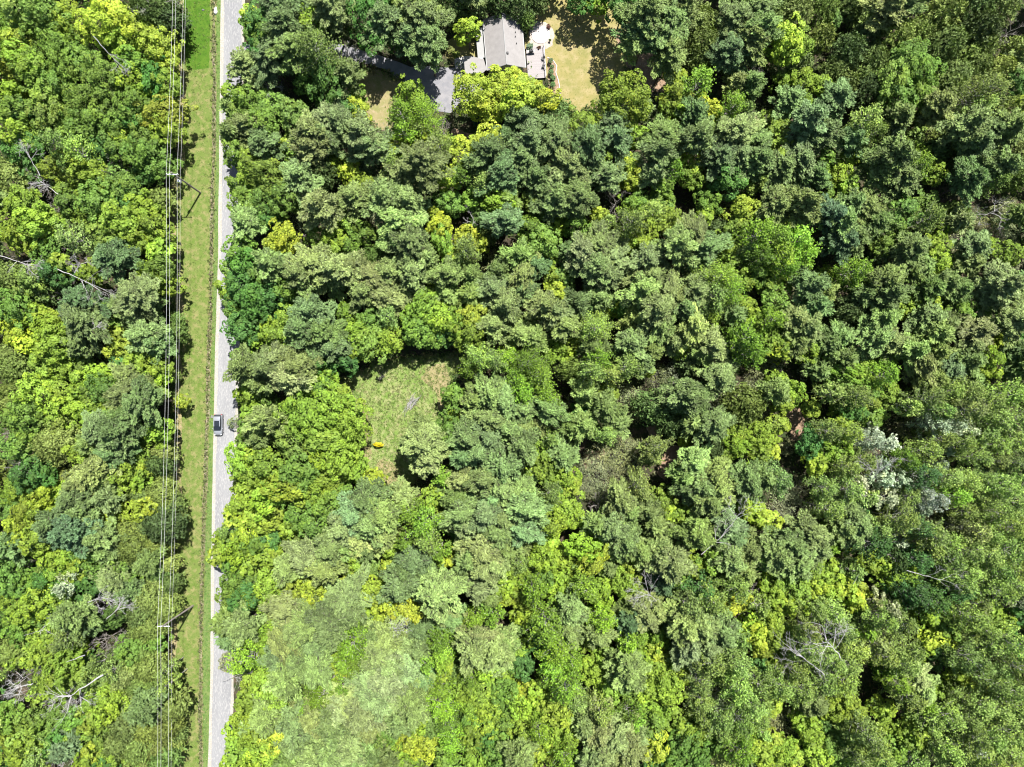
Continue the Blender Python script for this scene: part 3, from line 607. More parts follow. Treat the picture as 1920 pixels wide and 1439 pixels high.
Co 1100 560 80;Co 1010 660 80;Co 1110 690 90;Co 940 760 90;Co 1050 800 80;Mg 1160 510 60;Ag 1240 720 60;Ag 1250 830 60;Cg 1110 850 90;Ml 790 900 100;Ml 680 970 90;Ml 800 1000 100;Ml 640 1080 80;Mg 550 1060 80;Pb 1080 990 100;Co 960 940 90;Co 1180 970 90;Co 1300 980 80;Cd 1370 980 40
Mg 50 1080 100;Ml 60 1170 90;Mo 220 1100 90;Mg 330 1110 90;Mg 430 1090 90;Ml 720 1120 80;Co 960 1120 110;Co 1100 1140 100;Co 1230 1130 90;Co 1300 1180 60;Md 430 1250 100;Mo 180 1250 110;Ml 60 1270 100;Mg 600 1200 100;Mg 740 1230 90;Co 900 1250 100;Co 1050 1270 110;Co 1180 1280 100
Co 1290 1290 60;Ag 300 1340 90;Ml 100 1380 110;Mo 230 1400 80;Pb 500 1290 80;Bw 480 1390 60;Bw 330 1390 60;My 680 1330 80;Ml 820 1370 90;Ml 620 1400 80;Co 960 1380 90;Co 1100 1400 90;Cg 1230 1390 80
Mg 1740 80 100;Mg 1840 60 100;Md 1800 180 110;Mg 1690 190 90;Ml 1860 190 80;Pg 1700 340 80;Pg 1820 380 110;Pb 1730 460 80;Ml 1870 490 90;Al 1850 650 110;Bt 1700 660 70;Ml 1880 830 90;Ml 1840 960 80;Ml 1880 930 90;Ml 1800 1100 90;Pg 1860 1130 60;Ml 1740 1190 70;Ml 1860 1240 90;Ml 1780 1290 80;Ml 1860 1390 90;Ml 1720 1410 70
@480 1080
Ml 60 60 100;Md 30 140 60;My 400 100 110;My 270 130 80;Ml 100 180 100;Pg 230 230 110;Co 400 230 110;Ml 550 110 60;Pt 690 180 150;Pg 560 310 150;Pg 400 370 130;Pt 280 400 130;My 720 40 100;My 820 110 100;My 920 120 70;Pb 1100 60 120;Pb 1060 140 90;Md 1190 130 60
My 970 220 110;My 1090 230 110;My 1180 280 90;My 870 290 80;Pg 1400 100 150;Pg 1380 230 130;Pg 1460 310 100;Pt 1690 90 110;Pt 1760 150 80;Ml 1870 60 80;My 1870 160 70;Mg 1730 220 80;Al 1650 310 90;Al 1780 270 80;Ml 1540 330 60;Al 1270 130 50
Ml 60 410 110;Ml 60 500 80;Pg 200 520 130;Pb 180 620 130;Pg 330 620 130;Pg 420 500 110;Pg 460 690 110;Pg 240 740 120;Al 730 520 110;Al 700 620 110;Al 760 640 90;My 620 680 90;My 680 720 60;Pt 1000 440 110;Pg 880 430 100;Bw 1040 430 60;Pt 950 570 130;Pt 1020 640 120;Pb 1230 400 90
Al 1390 470 100;Al 1420 560 90;My 1180 440 60;Pg 1220 540 90;Mg 1200 600 70;Pt 980 780 170;Pt 1120 720 130;Pt 870 880 150;Pt 1040 900 150;Pg 1180 860 130;Pt 700 920 140;Pt 820 990 120;Pb 1250 750 90;Pg 1200 980 110;Mg 1110 560 60;Pt 650 980 110
Ml 40 620 60;Ml 60 740 90;Ml 60 850 100;Ml 130 960 90;Co 290 850 90;Co 400 900 80;Al 390 960 90;Al 490 920 90;Ml 560 870 60;Al 660 820 70;My 1390 720 80;Al 1400 830 100;Al 1360 940 100;Al 1440 980 90;Al 1300 660 80;Al 1400 640 80
Pt 1700 450 130;Pg 1800 540 120;Pt 1650 560 120;Pg 1760 640 110;Pg 1880 470 90;Cg 1530 680 80;Mg 1560 760 90;Al 1640 760 90;Al 1730 720 80;Ml 1880 730 80;Ml 1580 870 90;Ml 1700 880 110;Mg 1840 870 90;Ml 1620 990 90;Ml 1740 1020 100;Mg 1860 990 90
Pg 60 1060 110;Pt 420 1060 110;Pg 300 1120 110;Pt 540 1080 100;My 130 1240 110;Ml 60 1180 80;Ml 200 1160 60;Ml 80 1350 110;Pg 320 1250 110;Pg 430 1340 110;Pg 570 1330 110;Pg 250 1380 100;Pg 700 1300 110;Pg 620 1200 90;Mg 730 1140 70;Pt 860 1120 100;Cg 960 1080 80;Mg 990 1180 80;Mg 880 1260 90
Pg 750 1400 100;Pg 880 1390 90;My 1150 1240 90;Ml 1060 1320 90;My 1250 1300 100;Pt 1000 1390 90;Ml 1170 1400 90;Pg 1080 1080 100;Ml 1200 1110 90;Cg 1300 1110 90;Al 1480 1240 90;Al 1460 1340 60;Al 1430 1100 90;Mg 1600 1120 90;Ml 1720 1130 90;Mg 1850 1110 90;Bg 1550 1230 60
Ml 1620 1230 80;Mg 1850 1230 90;Ml 1640 1390 100;Mg 1800 1380 100;Mg 1400 1420 80;Md 1720 1280 90;Md 1860 1320 80
@960 1080
Ml 60 60 100;Al 160 120 110;Ml 60 180 70;Mg 220 60 90;Ml 340 130 90;Al 540 100 110;Al 560 60 90;Ml 400 60 80;Mk 130 280 80;Ml 80 330 80;Pg 430 260 110;Pg 350 260 60;Al 260 380 120;Pg 430 420 110;Pg 400 340 90;Ml 680 150 90;Ml 720 60 90;Ml 850 60 90;Al 650 320 100;Ml 720 300 80
Ml 860 130 70;Ml 940 100 60;Pd 1130 60 90;Bg 970 200 110;Pt 1000 280 110;Pt 870 260 90;Pd 880 340 90;Pt 1080 240 90;Ml 1240 130 60;Mk 1310 150 60;Ad 1430 80 110;Ag 1340 240 110;Ag 1500 180 110;Mg 1260 60 80;Ag 1650 90 110;Ag 1700 30 90;Mk 1710 210 90;Ml 1780 200 60
Bg 1840 130 80;Ag 1850 230 80;Pg 1260 350 120;Pg 1400 360 120;Pg 1560 400 120;Pg 1320 510 120;Pg 1460 500 120;Pg 1280 590 90;Ag 1600 540 110;Ag 1480 640 110;Al 920 450 100;Al 860 490 80;Ml 1080 450 90;My 1070 560 80;Mk 1160 650 70;Ml 1140 500 60;Mg 1180 380 80
Ml 60 560 90;Md 170 500 60;Al 340 560 120;Al 290 650 100;Ag 280 480 90;Ml 540 500 60;Bt 400 680 100;Al 460 640 90;Al 240 790 70;Md 100 700 80;Ml 60 640 60;Pg 630 430 100;Ml 700 590 90;Ml 690 650 60;Pg 850 620 110;Pg 880 720 120;Pb 820 770 80;Ml 1000 620 80
Ml 620 730 90;Ml 700 760 90;Ml 730 860 90;Ml 580 680 60;Mg 520 700 60;Ml 1070 770 110;Ml 1170 810 100;Ml 1260 760 80;Ml 1200 900 100;Ml 1020 870 90;Mg 900 880 90;Al 400 820 110;Ag 480 930 90;Mk 70 890 80;Ml 60 980 100;Mk 330 980 110;Ml 220 1020 90;Mk 360 1080 80;Ml 180 900 80
My 1850 460 80;Ml 1800 400 80;Ag 1700 480 80;My 1870 560 70;Md 1870 680 70;Ag 1700 660 100;Ag 1600 740 90;Bw 1560 890 80;Aw 1530 920 60;Ag 1400 780 100;Ag 1420 920 100;Bw 1680 930 60;Ag 1700 850 110;Ag 1850 800 100;Ag 1780 970 100;Ag 1880 930 80;Ag 1560 1040 100;Ag 1440 1060 90
Ag 650 1020 100;Al 700 1000 90;Al 860 1010 90;Al 920 1060 80;Ml 1050 1000 90;Ml 1100 1060 90;Mg 1060 1120 80;Pt 650 1160 120;Pt 760 1210 130;Pt 860 1290 130;Pt 680 1310 130;Pg 800 1380 110;Pg 600 1400 110;Pt 540 1100 80;Pt 930 1170 80;Ml 60 1160 100;Al 200 1150 90;My 170 1260 90;Ml 300 1190 90
Ml 400 1160 90;Ml 440 1280 90;My 320 1310 80;Pg 60 1340 110;Al 390 1380 100;Ml 180 1390 90;Mg 240 1330 60;My 1080 1290 100;My 1130 1380 80;My 1040 1360 70;Ml 1270 1130 80;Ml 1330 1180 90;Mg 1300 1300 110;Mg 1420 1350 110;Mg 1220 1380 90;Ml 1420 1210 70;Ag 1560 1150 100;Mg 1390 1240 70
Ag 1700 1080 110;Ag 1850 1060 90;Ag 1640 1240 80;Al 1700 1310 110;Ao 1600 1340 90;My 1840 1280 80;Ml 1860 1370 90;Al 1740 1180 90;Ao 1580 1400 80;Ag 1880 1160 60
@1440 1080
Ml 60 60 90;Ml 250 90 110;My 380 110 100;Ml 480 60 100;My 560 70 80;My 680 210 80;Ml 620 130 80;My 720 130 60;Ml 130 190 90;Ml 60 160 80;Ag 350 250 100;Ag 480 280 100;Ml 240 240 80;Md 640 280 60;Ag 560 380 100;Ag 300 400 100;Ml 60 340 90;Ml 90 430 100;Ml 120 530 90
Ml 960 50 90;Al 1050 50 60;Ad 1100 120 110;Ad 1250 180 110;Ad 1400 120 110;Ag 1430 60 100;Ad 1000 140 80;Ag 1560 60 90;Ag 1700 100 110;Ag 1850 60 90;Ao 1560 210 90;Ml 1700 290 80;Aw 1880 180 80;Ml 1790 350 80;Ml 1830 380 60;Ag 1880 330 60;Aw 890 240 80;Ag 860 310 100
Ag 1000 350 110;Bw 990 390 50;Ag 760 350 90;Al 720 430 80;Ml 1220 310 80;Ml 1330 320 70;Mg 1380 390 80;Ag 1500 300 100;Ag 1600 380 100;Ag 1500 430 90;My 1260 480 80;My 1350 520 70;Ml 1200 560 60;Mg 1430 520 80;Ag 1650 500 110;Bw 1440 490 70;Ag 1800 500 110;Bw 1690 540 50
Ag 300 520 110;Bw 540 560 110;Bw 460 500 90;Bw 260 610 80;Bw 400 700 70;Ag 450 620 110;Ag 600 660 110;Ag 660 540 90;Ag 340 680 90;Ml 60 640 80;Ag 180 700 100;Ag 560 780 110;Ag 400 780 110;Ag 250 840 110;Pt 340 950 90;Ag 90 820 100;Ml 60 950 100;Ag 170 920 60
Ao 800 500 80;Ag 950 560 100;Ag 1060 560 90;Ao 860 620 90;Ag 1000 660 100;Al 880 680 80;Pt 1080 780 130;Pt 1150 850 110;Al 960 790 90;Ml 1150 680 70;Ml 1210 880 90;Ag 1040 920 100;Al 1170 960 90;Md 1290 620 90;Ag 1400 640 100;Bg 1290 730 60;Ag 1550 650 110;Ag 1700 700 100
Ag 1850 680 100;My 1580 830 70;Ml 1480 760 80;Ml 1330 830 60;Ag 1450 900 90;Bw 1420 960 50;Ag 1640 800 100;Ag 1800 850 110;Bw 1740 830 40;Ag 1560 960 110;Ag 1700 1000 110;Ag 1850 980 100;Ag 1500 1090 100;Bw 1680 1000 50
Ml 580 940 90;My 640 990 80;Ml 500 1020 90;Ml 700 1050 60;Ml 590 1060 90;Mg 560 1130 90;Ml 280 1090 80;Ml 330 1160 90;Bt 130 1130 110;Bt 60 1060 90;Md 420 1130 60;Ml 360 1240 80;Ml 890 1030 80;Ml 850 1000 60;Ml 900 1130 60;Ml 1090 1160 80;Ml 1150 1200 80;Ml 1080 1240 80;Bw 950 1230 40
Ag 1200 1060 110;Ag 1340 1050 110;Ag 720 1170 110;Ag 800 1250 110;Ag 640 1230 100;My 60 1270 80;Ml 130 1330 90;My 200 1380 80;Ml 60 1390 90;Mg 470 1260 90;Ml 380 1370 100;Mg 550 1370 100;Ag 680 1370 100;Ag 860 1370 100;Mg 980 1350 80;Ag 1100 1380 100
Ag 1230 1200 90;Aw 1420 1220 60;Ag 1350 1300 100;Ag 1500 1210 100;Aw 1540 1300 60;Ag 1650 1200 110;Ag 1800 1150 110;Ag 1640 1340 110;Ag 1800 1300 110;Ml 1880 1310 60;Ag 1480 1380 90;Ag 1880 1400 90;Ag 1240 1340 90;Ao 1760 1400 90
"""
# ------------------------------------------------------------------ tree shapes
def unit(v):
    return v / np.maximum(np.linalg.norm(v, axis=-1, keepdims=True), 1e-9)


def fib(n, zmin, r):
    """n directions over the sphere above height zmin (-1..1)."""
    i = np.arange(n) + 0.5
    z = 1 - (1 - zmin) * i / n
    t = i * 2.399963 + r.uniform(0, 6.28)
    s = np.sqrt(np.maximum(0, 1 - z * z))
    return np.stack([s * np.cos(t), s * np.sin(t), z], 1)


def cards(P, Nn, T, L, Wd, r, fold=0.25):
    """Leaf-shaped quads at P with normal Nn, long axis near T, half length L, half width Wd."""
    n = len(P)
    T = unit(T - Nn * np.sum(T * Nn, 1, keepdims=True))
    B = np.cross(Nn, T)
    L = np.broadcast_to(np.asarray(L, dtype=float), (n,))[:, None]
    Wd = np.broadcast_to(np.asarray(Wd, dtype=float), (n,))[:, None]
    v = np.empty((n, 4, 3))
    v[:, 0] = P - T * L
    v[:, 1] = P + B * Wd - Nn * Wd * fold + T * L * 0.15
    v[:, 2] = P + T * L
    v[:, 3] = P - B * Wd - Nn * Wd * fold + T * L * 0.15
    q = np.arange(n * 4).reshape(n, 4)
    return v.reshape(-1, 3), q


def rand_dirs(n, r):
    return unit(r.normal(size=(n, 3)))


def lumpy(d, r, amp, k=5):
    """A smooth random factor around 1 for each direction."""
    f = np.ones(len(d))
    for j in range(k):
        a = unit(r.normal(size=3))
        f += amp * np.cos(3.0 * (d @ a) * (1 + 0.5 * j) + r.uniform(0, 6.28)) / math.sqrt(k)
    return f


def broad_crown(r, R, h, z0, nclump, per, card, flat=0.75, clump=(0.20, 0.34), lump=0.14, inner=0.18, spread=0.75, yellow=0.2):
    """Clumps of leaves over an uneven crown, from z0 to h, radius R. Returns verts, quads, tint, hue."""
    zc = z0 + (h - z0) * 0.45
    rz_up, rz_dn = h - zc, zc - z0
    D = fib(nclump, -0.45, r)
    D = unit(D + r.normal(size=D.shape) * 0.12)
    f = lumpy(D, r, lump) * r.uniform(0.62, 1.10, nclump)
    C = D * np.array([R, R, 1.0])
    C[:, 2] = np.where(D[:, 2] > 0, D[:, 2] * rz_up, D[:, 2] * rz_dn)
    rc = (clump[0] + (clump[1] - clump[0]) * r.uniform(0, 1, nclump) ** 1.6) * R * 1.06
    C = C * f[:, None] * (1 - 0.75 * clump[0])
    P, Q, TT = [], [], []
    tint, hue = [], []
    for i in range(nclump):
        n = max(6, int(per * (rc[i] / (R * sum(clump) / 2)) ** 2))
        out = unit(D[i] + np.array([0, 0, 0.55]))
        d = rand_dirs(n, r)
        d = unit(d + out * 0.85)
        rr = rc[i] * r.uniform(0.72, 1.08, n)
        p = C[i] + d * rr[:, None] * np.array([1, 1, flat]) + np.array([0, 0, zc])
        nn = unit(d * 0.9 + np.array([0, 0, 0.5]) + r.normal(size=(n, 3)) * spread * 0.6)
        P.append(p)
        Q.append(nn)
        TT.append(rand_dirs(n, r))
        ct = r.uniform(-0.14, 0.14)
        tint.append(np.clip(0.5 + ct + r.normal(size=n) * 0.2, 0, 1))
        ch = r.uniform(0, 1) < yellow
        hue.append(np.clip((0.55 if ch else 0.0) + r.uniform(-0.1, 0.35, n), 0, 1))
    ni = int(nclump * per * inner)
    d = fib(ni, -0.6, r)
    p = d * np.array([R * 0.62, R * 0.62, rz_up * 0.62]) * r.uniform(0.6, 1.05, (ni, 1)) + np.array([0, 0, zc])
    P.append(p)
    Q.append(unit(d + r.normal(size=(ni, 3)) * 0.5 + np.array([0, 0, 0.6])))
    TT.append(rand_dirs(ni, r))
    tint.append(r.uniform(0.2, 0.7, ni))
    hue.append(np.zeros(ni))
    P, Q, TT = np.concatenate(P), np.concatenate(Q), np.concatenate(TT)
    s = card * r.uniform(0.7, 1.3, len(P))
    v, q = cards(P, Q, TT, s * 0.62, s * 0.5, r)
    return v, q, np.concatenate(tint), np.concatenate(hue)


def airy_crown(r, R, h, z0, ntwig, per, card, yellow=0.1):
    """Loose upswept sprays of small leaves through a tall crown (aspen, poplar, ash)."""
    P, Q, tint, hue = [], [], [], []
    limbs = []
    for i in range(ntwig):
        u = (i + 0.5) / ntwig
        z = z0 + (h - z0) * (u ** 0.8)
        prof = math.sin(math.pi * min(1, 0.18 + 0.80 * u)) ** 0.7
        a = i * 2.399963 + r.uniform(-0.5, 0.5)
        L = R * prof * r.uniform(0.45, 1.05)
        start = np.array([0, 0, max(z0 * 0.6, z - L * 0.7)])
        end = np.array([L * math.cos(a), L * math.sin(a), min(h, z + r.uniform(-0.03, 0.05) * h)])
        limbs.append((start, end))
        n = int(per * r.uniform(0.6, 1.3))
        t = 1 - r.uniform(0, 0.55, n) ** 1.3
        c = start + (end - start) * t[:, None]
        c = c + r.normal(size=(n, 3)) * R * (0.05 + 0.09 * (1 - t[:, None]) + 0.03)
        P.append(c)
        Q.append(unit(r.normal(size=(n, 3)) * 0.8 + np.array([0, 0, 0.75]) + np.array([math.cos(a), math.sin(a), 0]) * 0.3))
        ct = r.uniform(-0.15, 0.15)
        tint.append(np.clip(0.5 + ct * 1.4 + r.normal(size=n) * 0.27, 0, 1))
        hue.append(np.clip((0.5 if r.uniform() < yellow else 0) + r.uniform(-0.2, 0.3, n), 0, 1))
    P, Q = np.concatenate(P), np.concatenate(Q)
    s = card * r.uniform(0.65, 1.35, len(P))
    v, q = cards(P, Q, rand_dirs(len(P), r), s * 0.6, s * 0.42, r)
    return v, q, np.concatenate(tint), np.concatenate(hue), limbs


def pine_crown(r, R, h, whorls, per_whorl, tuft, z0f=0.3, droop=0.0, flat=True):
    """Whorls of flat plumes whose twigs end in tufts of needles. Returns crown arrays and the limbs."""
    P, Q, TT, LL, tint, hue = [], [], [], [], [], []
    limbs = []
    for w in range(whorls):
        u = w / (whorls - 1)
        z = h * (z0f + (0.97 - z0f) * u)
        Lmax = R * ((1 - u ** 1.9) ** 0.9 if flat else (1 - u ** 1.15) ** 0.9) * (0.84 + 0.16 * math.sin(w * 2.1))
        nb = per_whorl if u < 0.85 else max(3, per_whorl - 2)
        for b in range(nb):
            a = 2 * math.pi * (b + r.uniform(-0.28, 0.28)) / nb + w * 1.13
            L = max(0.25, Lmax * (r.uniform(0.45, 1.28) if flat else r.uniform(0.8, 1.05)))
            rise = (r.uniform(-0.08, 0.16) + 0.25 * u - droop) * L
            dirv = np.array([math.cos(a), math.sin(a), 0])
            side = np.array([-math.sin(a), math.cos(a), 0])
            s0 = np.array([0, 0, z])
            e0 = s0 + dirv * L + np.array([0, 0, rise])
            limbs.append((s0, e0))
            ct = r.uniform(-0.24, 0.24)
            nt = max(4, int(L / 0.26))
            for k in range(nt):
                t = 0.08 + 0.92 * (k + 0.5) / nt
                wdt = L * 0.19 * math.sin(math.pi * min(1.0, 0.12 + t * 0.80)) + 0.1
                c0 = s0 + (e0 - s0) * t
                m = max(2, int(wdt / 0.22))
                for sd in (-1, 1):
                    for j in range(m):
                        q = (j + r.uniform(0.3, 1.0)) / m
                        c = c0 + side * sd * wdt * q + dirv * wdt * q * 0.55 + np.array([0, 0, r.uniform(-0.06, 0.16)])
                        td = unit(dirv * 0.8 + side * sd * 0.5 * q + np.array([0, 0, 0.35]))
                        for _ in range(tuft):
                            dd = unit(td + r.normal(size=3) * 0.38)
                            LL.append(0.26 * r.uniform(0.8, 1.2))
                            P.append(c + dd * 0.14)
                            TT.append(dd)
                            Q.append(unit(r.normal(size=3) * 0.6 + np.array([0, 0, 0.9])))
                            tint.append(min(1, max(0, 0.5 + ct + r.normal() * 0.2)))
                            hue.append(max(0, min(1, r.uniform(-0.3, 0.4))))
    for j in range(26):      # the leader's tufts
        dd = unit(np.array([0, 0, 0.8]) + r.normal(size=3) * 0.7)
        P.append(np.array([0, 0, h * (0.93 + 0.07 * r.uniform())]) + dd * 0.2)
        TT.append(dd)
        Q.append(unit(r.normal(size=3) * 0.6 + np.array([0, 0, 0.9])))
        LL.append(0.28)
        tint.append(0.7)
        hue.append(0.1)
    P, Q, TT, LL = np.array(P), np.array(Q), np.array(TT), np.array(LL)
    v, q = cards(P, Q, TT, LL, 0.085, r, fold=0.1)
    return v, q, np.array(tint), np.array(hue), limbs


def cedar_crown(r, R, h, n, z0=0.42):
    """A dense cone of upright sprays with bulging boughs."""
    u = r.uniform(0, 1, n) ** 0.8
    a = r.uniform(0, 2 * math.pi, n)
    bump = 1 + 0.22 * np.cos(a * 5 + 7 * u) * np.cos(a * 3 - 11 * u + 1.3) + 0.16 * np.cos(a * 9 + 20 * u)
    rad = R * np.sqrt(np.clip(1 - u ** 2.4, 0.0, 1)) * bump * r.uniform(0.75, 1.06, n)
    z = h * (z0 + (1 - z0) * u) + r.normal(size=n) * 0.08
    P = np.stack([rad * np.cos(a), rad * np.sin(a), z], 1)
    out = np.stack([np.cos(a), np.sin(a), np.full(n, 0.9)], 1)
    T = unit(out + r.normal(size=(n, 3)) * 0.35)
    Nn = unit(np.stack([np.cos(a), np.sin(a), np.full(n, 0.5)], 1) + r.normal(size=(n, 3)) * 0.6)
    s = r.uniform(0.7, 1.3, n)
    v, q = cards(P, Nn, T, 0.22 * s, 0.10 * s, r)
    tint = np.clip(0.5 + 0.25 * (bump - 1) * 2 + r.normal(size=n) * 0.2, 0, 1)
    return v, q, tint, np.clip(r.uniform(-0.3, 0.8, n), 0, 1)


def tubes_np(segs, sides=3):
    """segs: list of (a, b, ra, rb) -> verts, quads"""
    A = np.array([s[0] for s in segs], dtype=float)
    B = np.array([s[1] for s in segs], dtype=float)
    ra = np.array([s[2] for s in segs])[:, None]
    rb = np.array([s[3] for s in segs])[:, None]
    d = unit(B - A)
    ref = np.where(np.abs(d[:, 2:3]) < 0.9, np.array([[0, 0, 1.0]]), np.array([[1.0, 0, 0]]))
    x = unit(np.cross(d, ref))
    y = np.cross(d, x)
    n = len(segs)
    v = np.empty((n, 2 * sides, 3))
    for k in range(sides):
        t = 2 * math.pi * k / sides
        o = x * math.cos(t) + y * math.sin(t)
        v[:, k] = A + o * ra
        v[:, sides + k] = B + o * rb
    base = (np.arange(n) * 2 * sides)[:, None]
    q = []
    for k in range(sides):
        k2 = (k + 1) % sides
        q.append(base + np.array([[k, k2, sides + k2, sides + k]]))
    return v.reshape(-1, 3), np.concatenate(q)


def trunk_segs(r, h, rad, lean=0.02, steps=6):
    pts, p = [], np.array([0.0, 0.0, -0.3])
    pts.append(p)
    dx, dy = r.normal(size=2) * lean
    for i in range(steps):
        p = p + np.array([dx + r.normal() * lean * 0.4, dy + r.normal() * lean * 0.4, 1.0]) * (h + 0.3) / steps
        p = p + 0
        pts.append(p)
    out = []
    for i in range(steps):
        f0, f1 = 1 - i / steps, 1 - (i + 1) / steps
        out.append((pts[i], pts[i + 1], rad * (0.12 + 0.88 * f0), rad * (0.12 + 0.88 * f1)))
    return out, pts


def limbs_to_segs(limbs, r0, r1=0.015):
    return [(a, b, r0, r1) for a, b in limbs]


def branch_tree(r, base, direction, length, rad, depth, out, spread=0.6, kids=(3, 5), min_len=0.25, shrink=0.62, up=0.15):
    """Recursive bare branching."""
    n = 3
    p, d = np.array(base, float), unit(np.array(direction, float))
    joints = []
    for i in range(n):
        d = unit(d + r.normal(size=3) * 0.12 + np.array([0, 0, up * 0.3]))
        q = p + d * length / n
        ra, rb = rad * (1 - 0.3 * i / n), rad * (1 - 0.3 * (i + 1) / n)
        out.append((p, q, ra, rb))
        joints.append((q, d, rb))
        p = q
    if depth == 0 or length < min_len:
        return
    for k in range(r.integers(*kids)):
        j = joints[min(n - 1, int(r.uniform(0.3, 1) * n))]
        nd = unit(j[1] + r.normal(size=3) * spread + np.array([0, 0, up]))
        branch_tree(r, j[0], nd, length * shrink * r.uniform(0.75, 1.15), max(0.012, j[2] * 0.62), depth - 1, out, spread, kids, min_len, shrink, up)


PROTO = {}


def reg(kind, size, r0, h0, ztop, crown_me, trunk_me):
    PROTO.setdefault((kind, size), []).append(dict(r0=r0, h0=h0, zv=ztop, crown=crown_me, trunk=trunk_me))


def leafy_mesh(name, arr, mat):
    return mesh_np(name, arr[0], arr[1], mat, {'tint': arr[2], 'hue': arr[3]})


RS = {'s': 1.6, 'm': 2.6, 'l': 3.9}
for si, (sz, r0) in enumerate(RS.items()):
    for var in range(5 if sz != 's' else 4):
        r = np.random.default_rng(100 + si * 10 + var)
        # broadleaf, clumpy
        h = {'s': 7.0, 'm': 10.0, 'l': 12.5}[sz]
        ncl = {'s': 22, 'm': 40, 'l': 66}[sz]
        per = {'s': 34, 'm': 46, 'l': 52}[sz]
        arr = broad_crown(r, r0, h, h * 0.28, ncl, per, 0.265, flat=0.6, clump={'s': (.24, .40), 'm': (.18, .32), 'l': (.14, .26)}[sz], lump=0.2, inner=0.12)
        tr, _ = trunk_segs(r, h * 0.8, 0.05 + r0 * 0.035)
        lim = [(np.array([0, 0, h * r.uniform(0.3, 0.55)]), np.array([math.cos(a) * r0 * 0.6, math.sin(a) * r0 * 0.6, h * r.uniform(0.6, 0.8)])) for a in np.linspace(0, 5.6, 6) + r.uniform(0, 1)]
        v, q = tubes_np(tr + limbs_to_segs(lim, 0.02 + r0 * 0.012, 0.02), 6)
        reg('M', sz, r0, h, 0.80, leafy_mesh('broad_crown', arr, M_LEAF), mesh_np('broad_trunk', v, q, M_BARK))
        # pine
        h = {'s': 8.0, 'm': 11.5, 'l': 14.5}[sz]
        arr = pine_crown(r, r0 * 1.06, h, {'s': 7, 'm': 8, 'l': 9}[sz], {'s': 6, 'm': 7, 'l': 7}[sz], {'s': 4, 'm': 5, 'l': 5}[sz], z0f=0.60)
        tr, _ = trunk_segs(r, h, 0.05 + r0 * 0.05, 0.006)
        v, q = tubes_np(tr + limbs_to_segs(arr[4], 0.02 + r0 * 0.008, 0.012), 5)
        reg('P', sz, r0, h, 0.72, leafy_mesh('pine_crown', arr, M_NEEDLE), mesh_np('pine_trunk', v, q, M_BARK))
        # cedar
        h = {'s': 5.5, 'm': 8.0, 'l': 9.5}[sz]
        arr = cedar_crown(r, r0, h, {'s': 1500, 'm': 3200, 'l': 6000}[sz])
        tr, _ = trunk_segs(r, h * 0.9, 0.04 + r0 * 0.03)
        v, q = tubes_np(tr, 6)
        reg('C', sz, r0, h, 0.70, leafy_mesh('cedar_crown', arr, M_CEDAR), mesh_np('cedar_trunk', v, q, M_BARK))
        # airy
        h = {'s': 8.5, 'm': 12.5, 'l': 15.0}[sz]
        arr = airy_crown(r, r0 * 1.05, h, h * 0.3, {'s': 24, 'm': 44, 'l': 70}[sz], {'s': 50, 'm': 60, 'l': 66}[sz], 0.22)
        tr, _ = trunk_segs(r, h * 0.92, 0.04 + r0 * 0.03, 0.01)
        v, q = tubes_np(tr + limbs_to_segs(arr[4], 0.03, 0.012), 5)
        reg('A', sz, r0, h, 0.75, leafy_mesh('aspen_crown', arr[:4], M_FINE), mesh_np('aspen_trunk', v, q, M_PALEBARK))
        # leafless crowns, grey and pale
        for kk, mat in (('G', M_TWIG), ('W', M_DEADWOOD)):
            h = {'s': 5.5, 'm': 7.5, 'l': 9.5}[sz] + (2.0 if kk == 'W' else 0)
            out = []
            nb = 9 if kk == 'G' else 6
            for b in range(nb):
                a = b * 2.399963 + r.uniform(-.3, .3)
                zz = h * (0.35 + 0.45 * b / nb)
                branch_tree(r, (0, 0, zz), (math.cos(a), math.sin(a), 0.55 if kk == 'G' else 0.35), r0 * (0.62 if kk == 'G' else 0.7), 0.035 if kk == 'G' else 0.06, 3, out, 0.55, (3, 5), 0.2, 0.6, 0.2)
            v, q = tubes_np(out, 3)
            cm = mesh_np('bare_crown', v, q, mat)
            tr, _ = trunk_segs(r, h * 0.95, 0.05 + r0 * 0.025, 0.02)
            v, q = tubes_np(tr, 6)
            reg(kk, sz, r0, h, 0.8, cm, mesh_np('bare_trunk', v, q, mat))
        # brownish shrub with small sparse leaves over twigs
        h = 1.3 + r0 * 0.9
        arr = broad_crown(r, r0, h, h * 0.1, {'s': 30, 'm': 60, 'l': 100}[sz], 20, 0.17, flat=0.9, clump=(.16, .30), lump=0.18, inner=0.1, spread=1.1, yellow=0.1)
        out = []
        for b in range(16):
            a = b * 2.399963
            branch_tree(r, (r.normal() * r0 * 0.25, r.normal() * r0 * 0.25, 0.1), (math.cos(a) * 0.7, math.sin(a) * 0.7, 0.8), r0 * 0.5, 0.03, 2, out, 0.5, (3, 5), 0.2, 0.65, 0.2)
        v, q = tubes_np(out, 3)
        reg('T', sz, r0, h, 0.8, leafy_mesh('shrub_crown', arr, M_FINE), mesh_np('shrub_stems', v, q, M_TWIG))
r = np.random.default_rng(400)
for var in range(2):   # small dark spruce: a sharp cone
    arr = pine_crown(r, 1.5, 5.5, 13, 8, 3, 0.08, droop=0.35, flat=False)
    tr, _ = trunk_segs(r, 5.5, 0.1, 0.002)
    v, q = tubes_np(tr, 6)
    reg('D', 's', 1.5, 5.5, 0.6, leafy_mesh('spruce_crown', arr, M_NEEDLE), mesh_np('spruce_trunk', v, q, M_BARK))
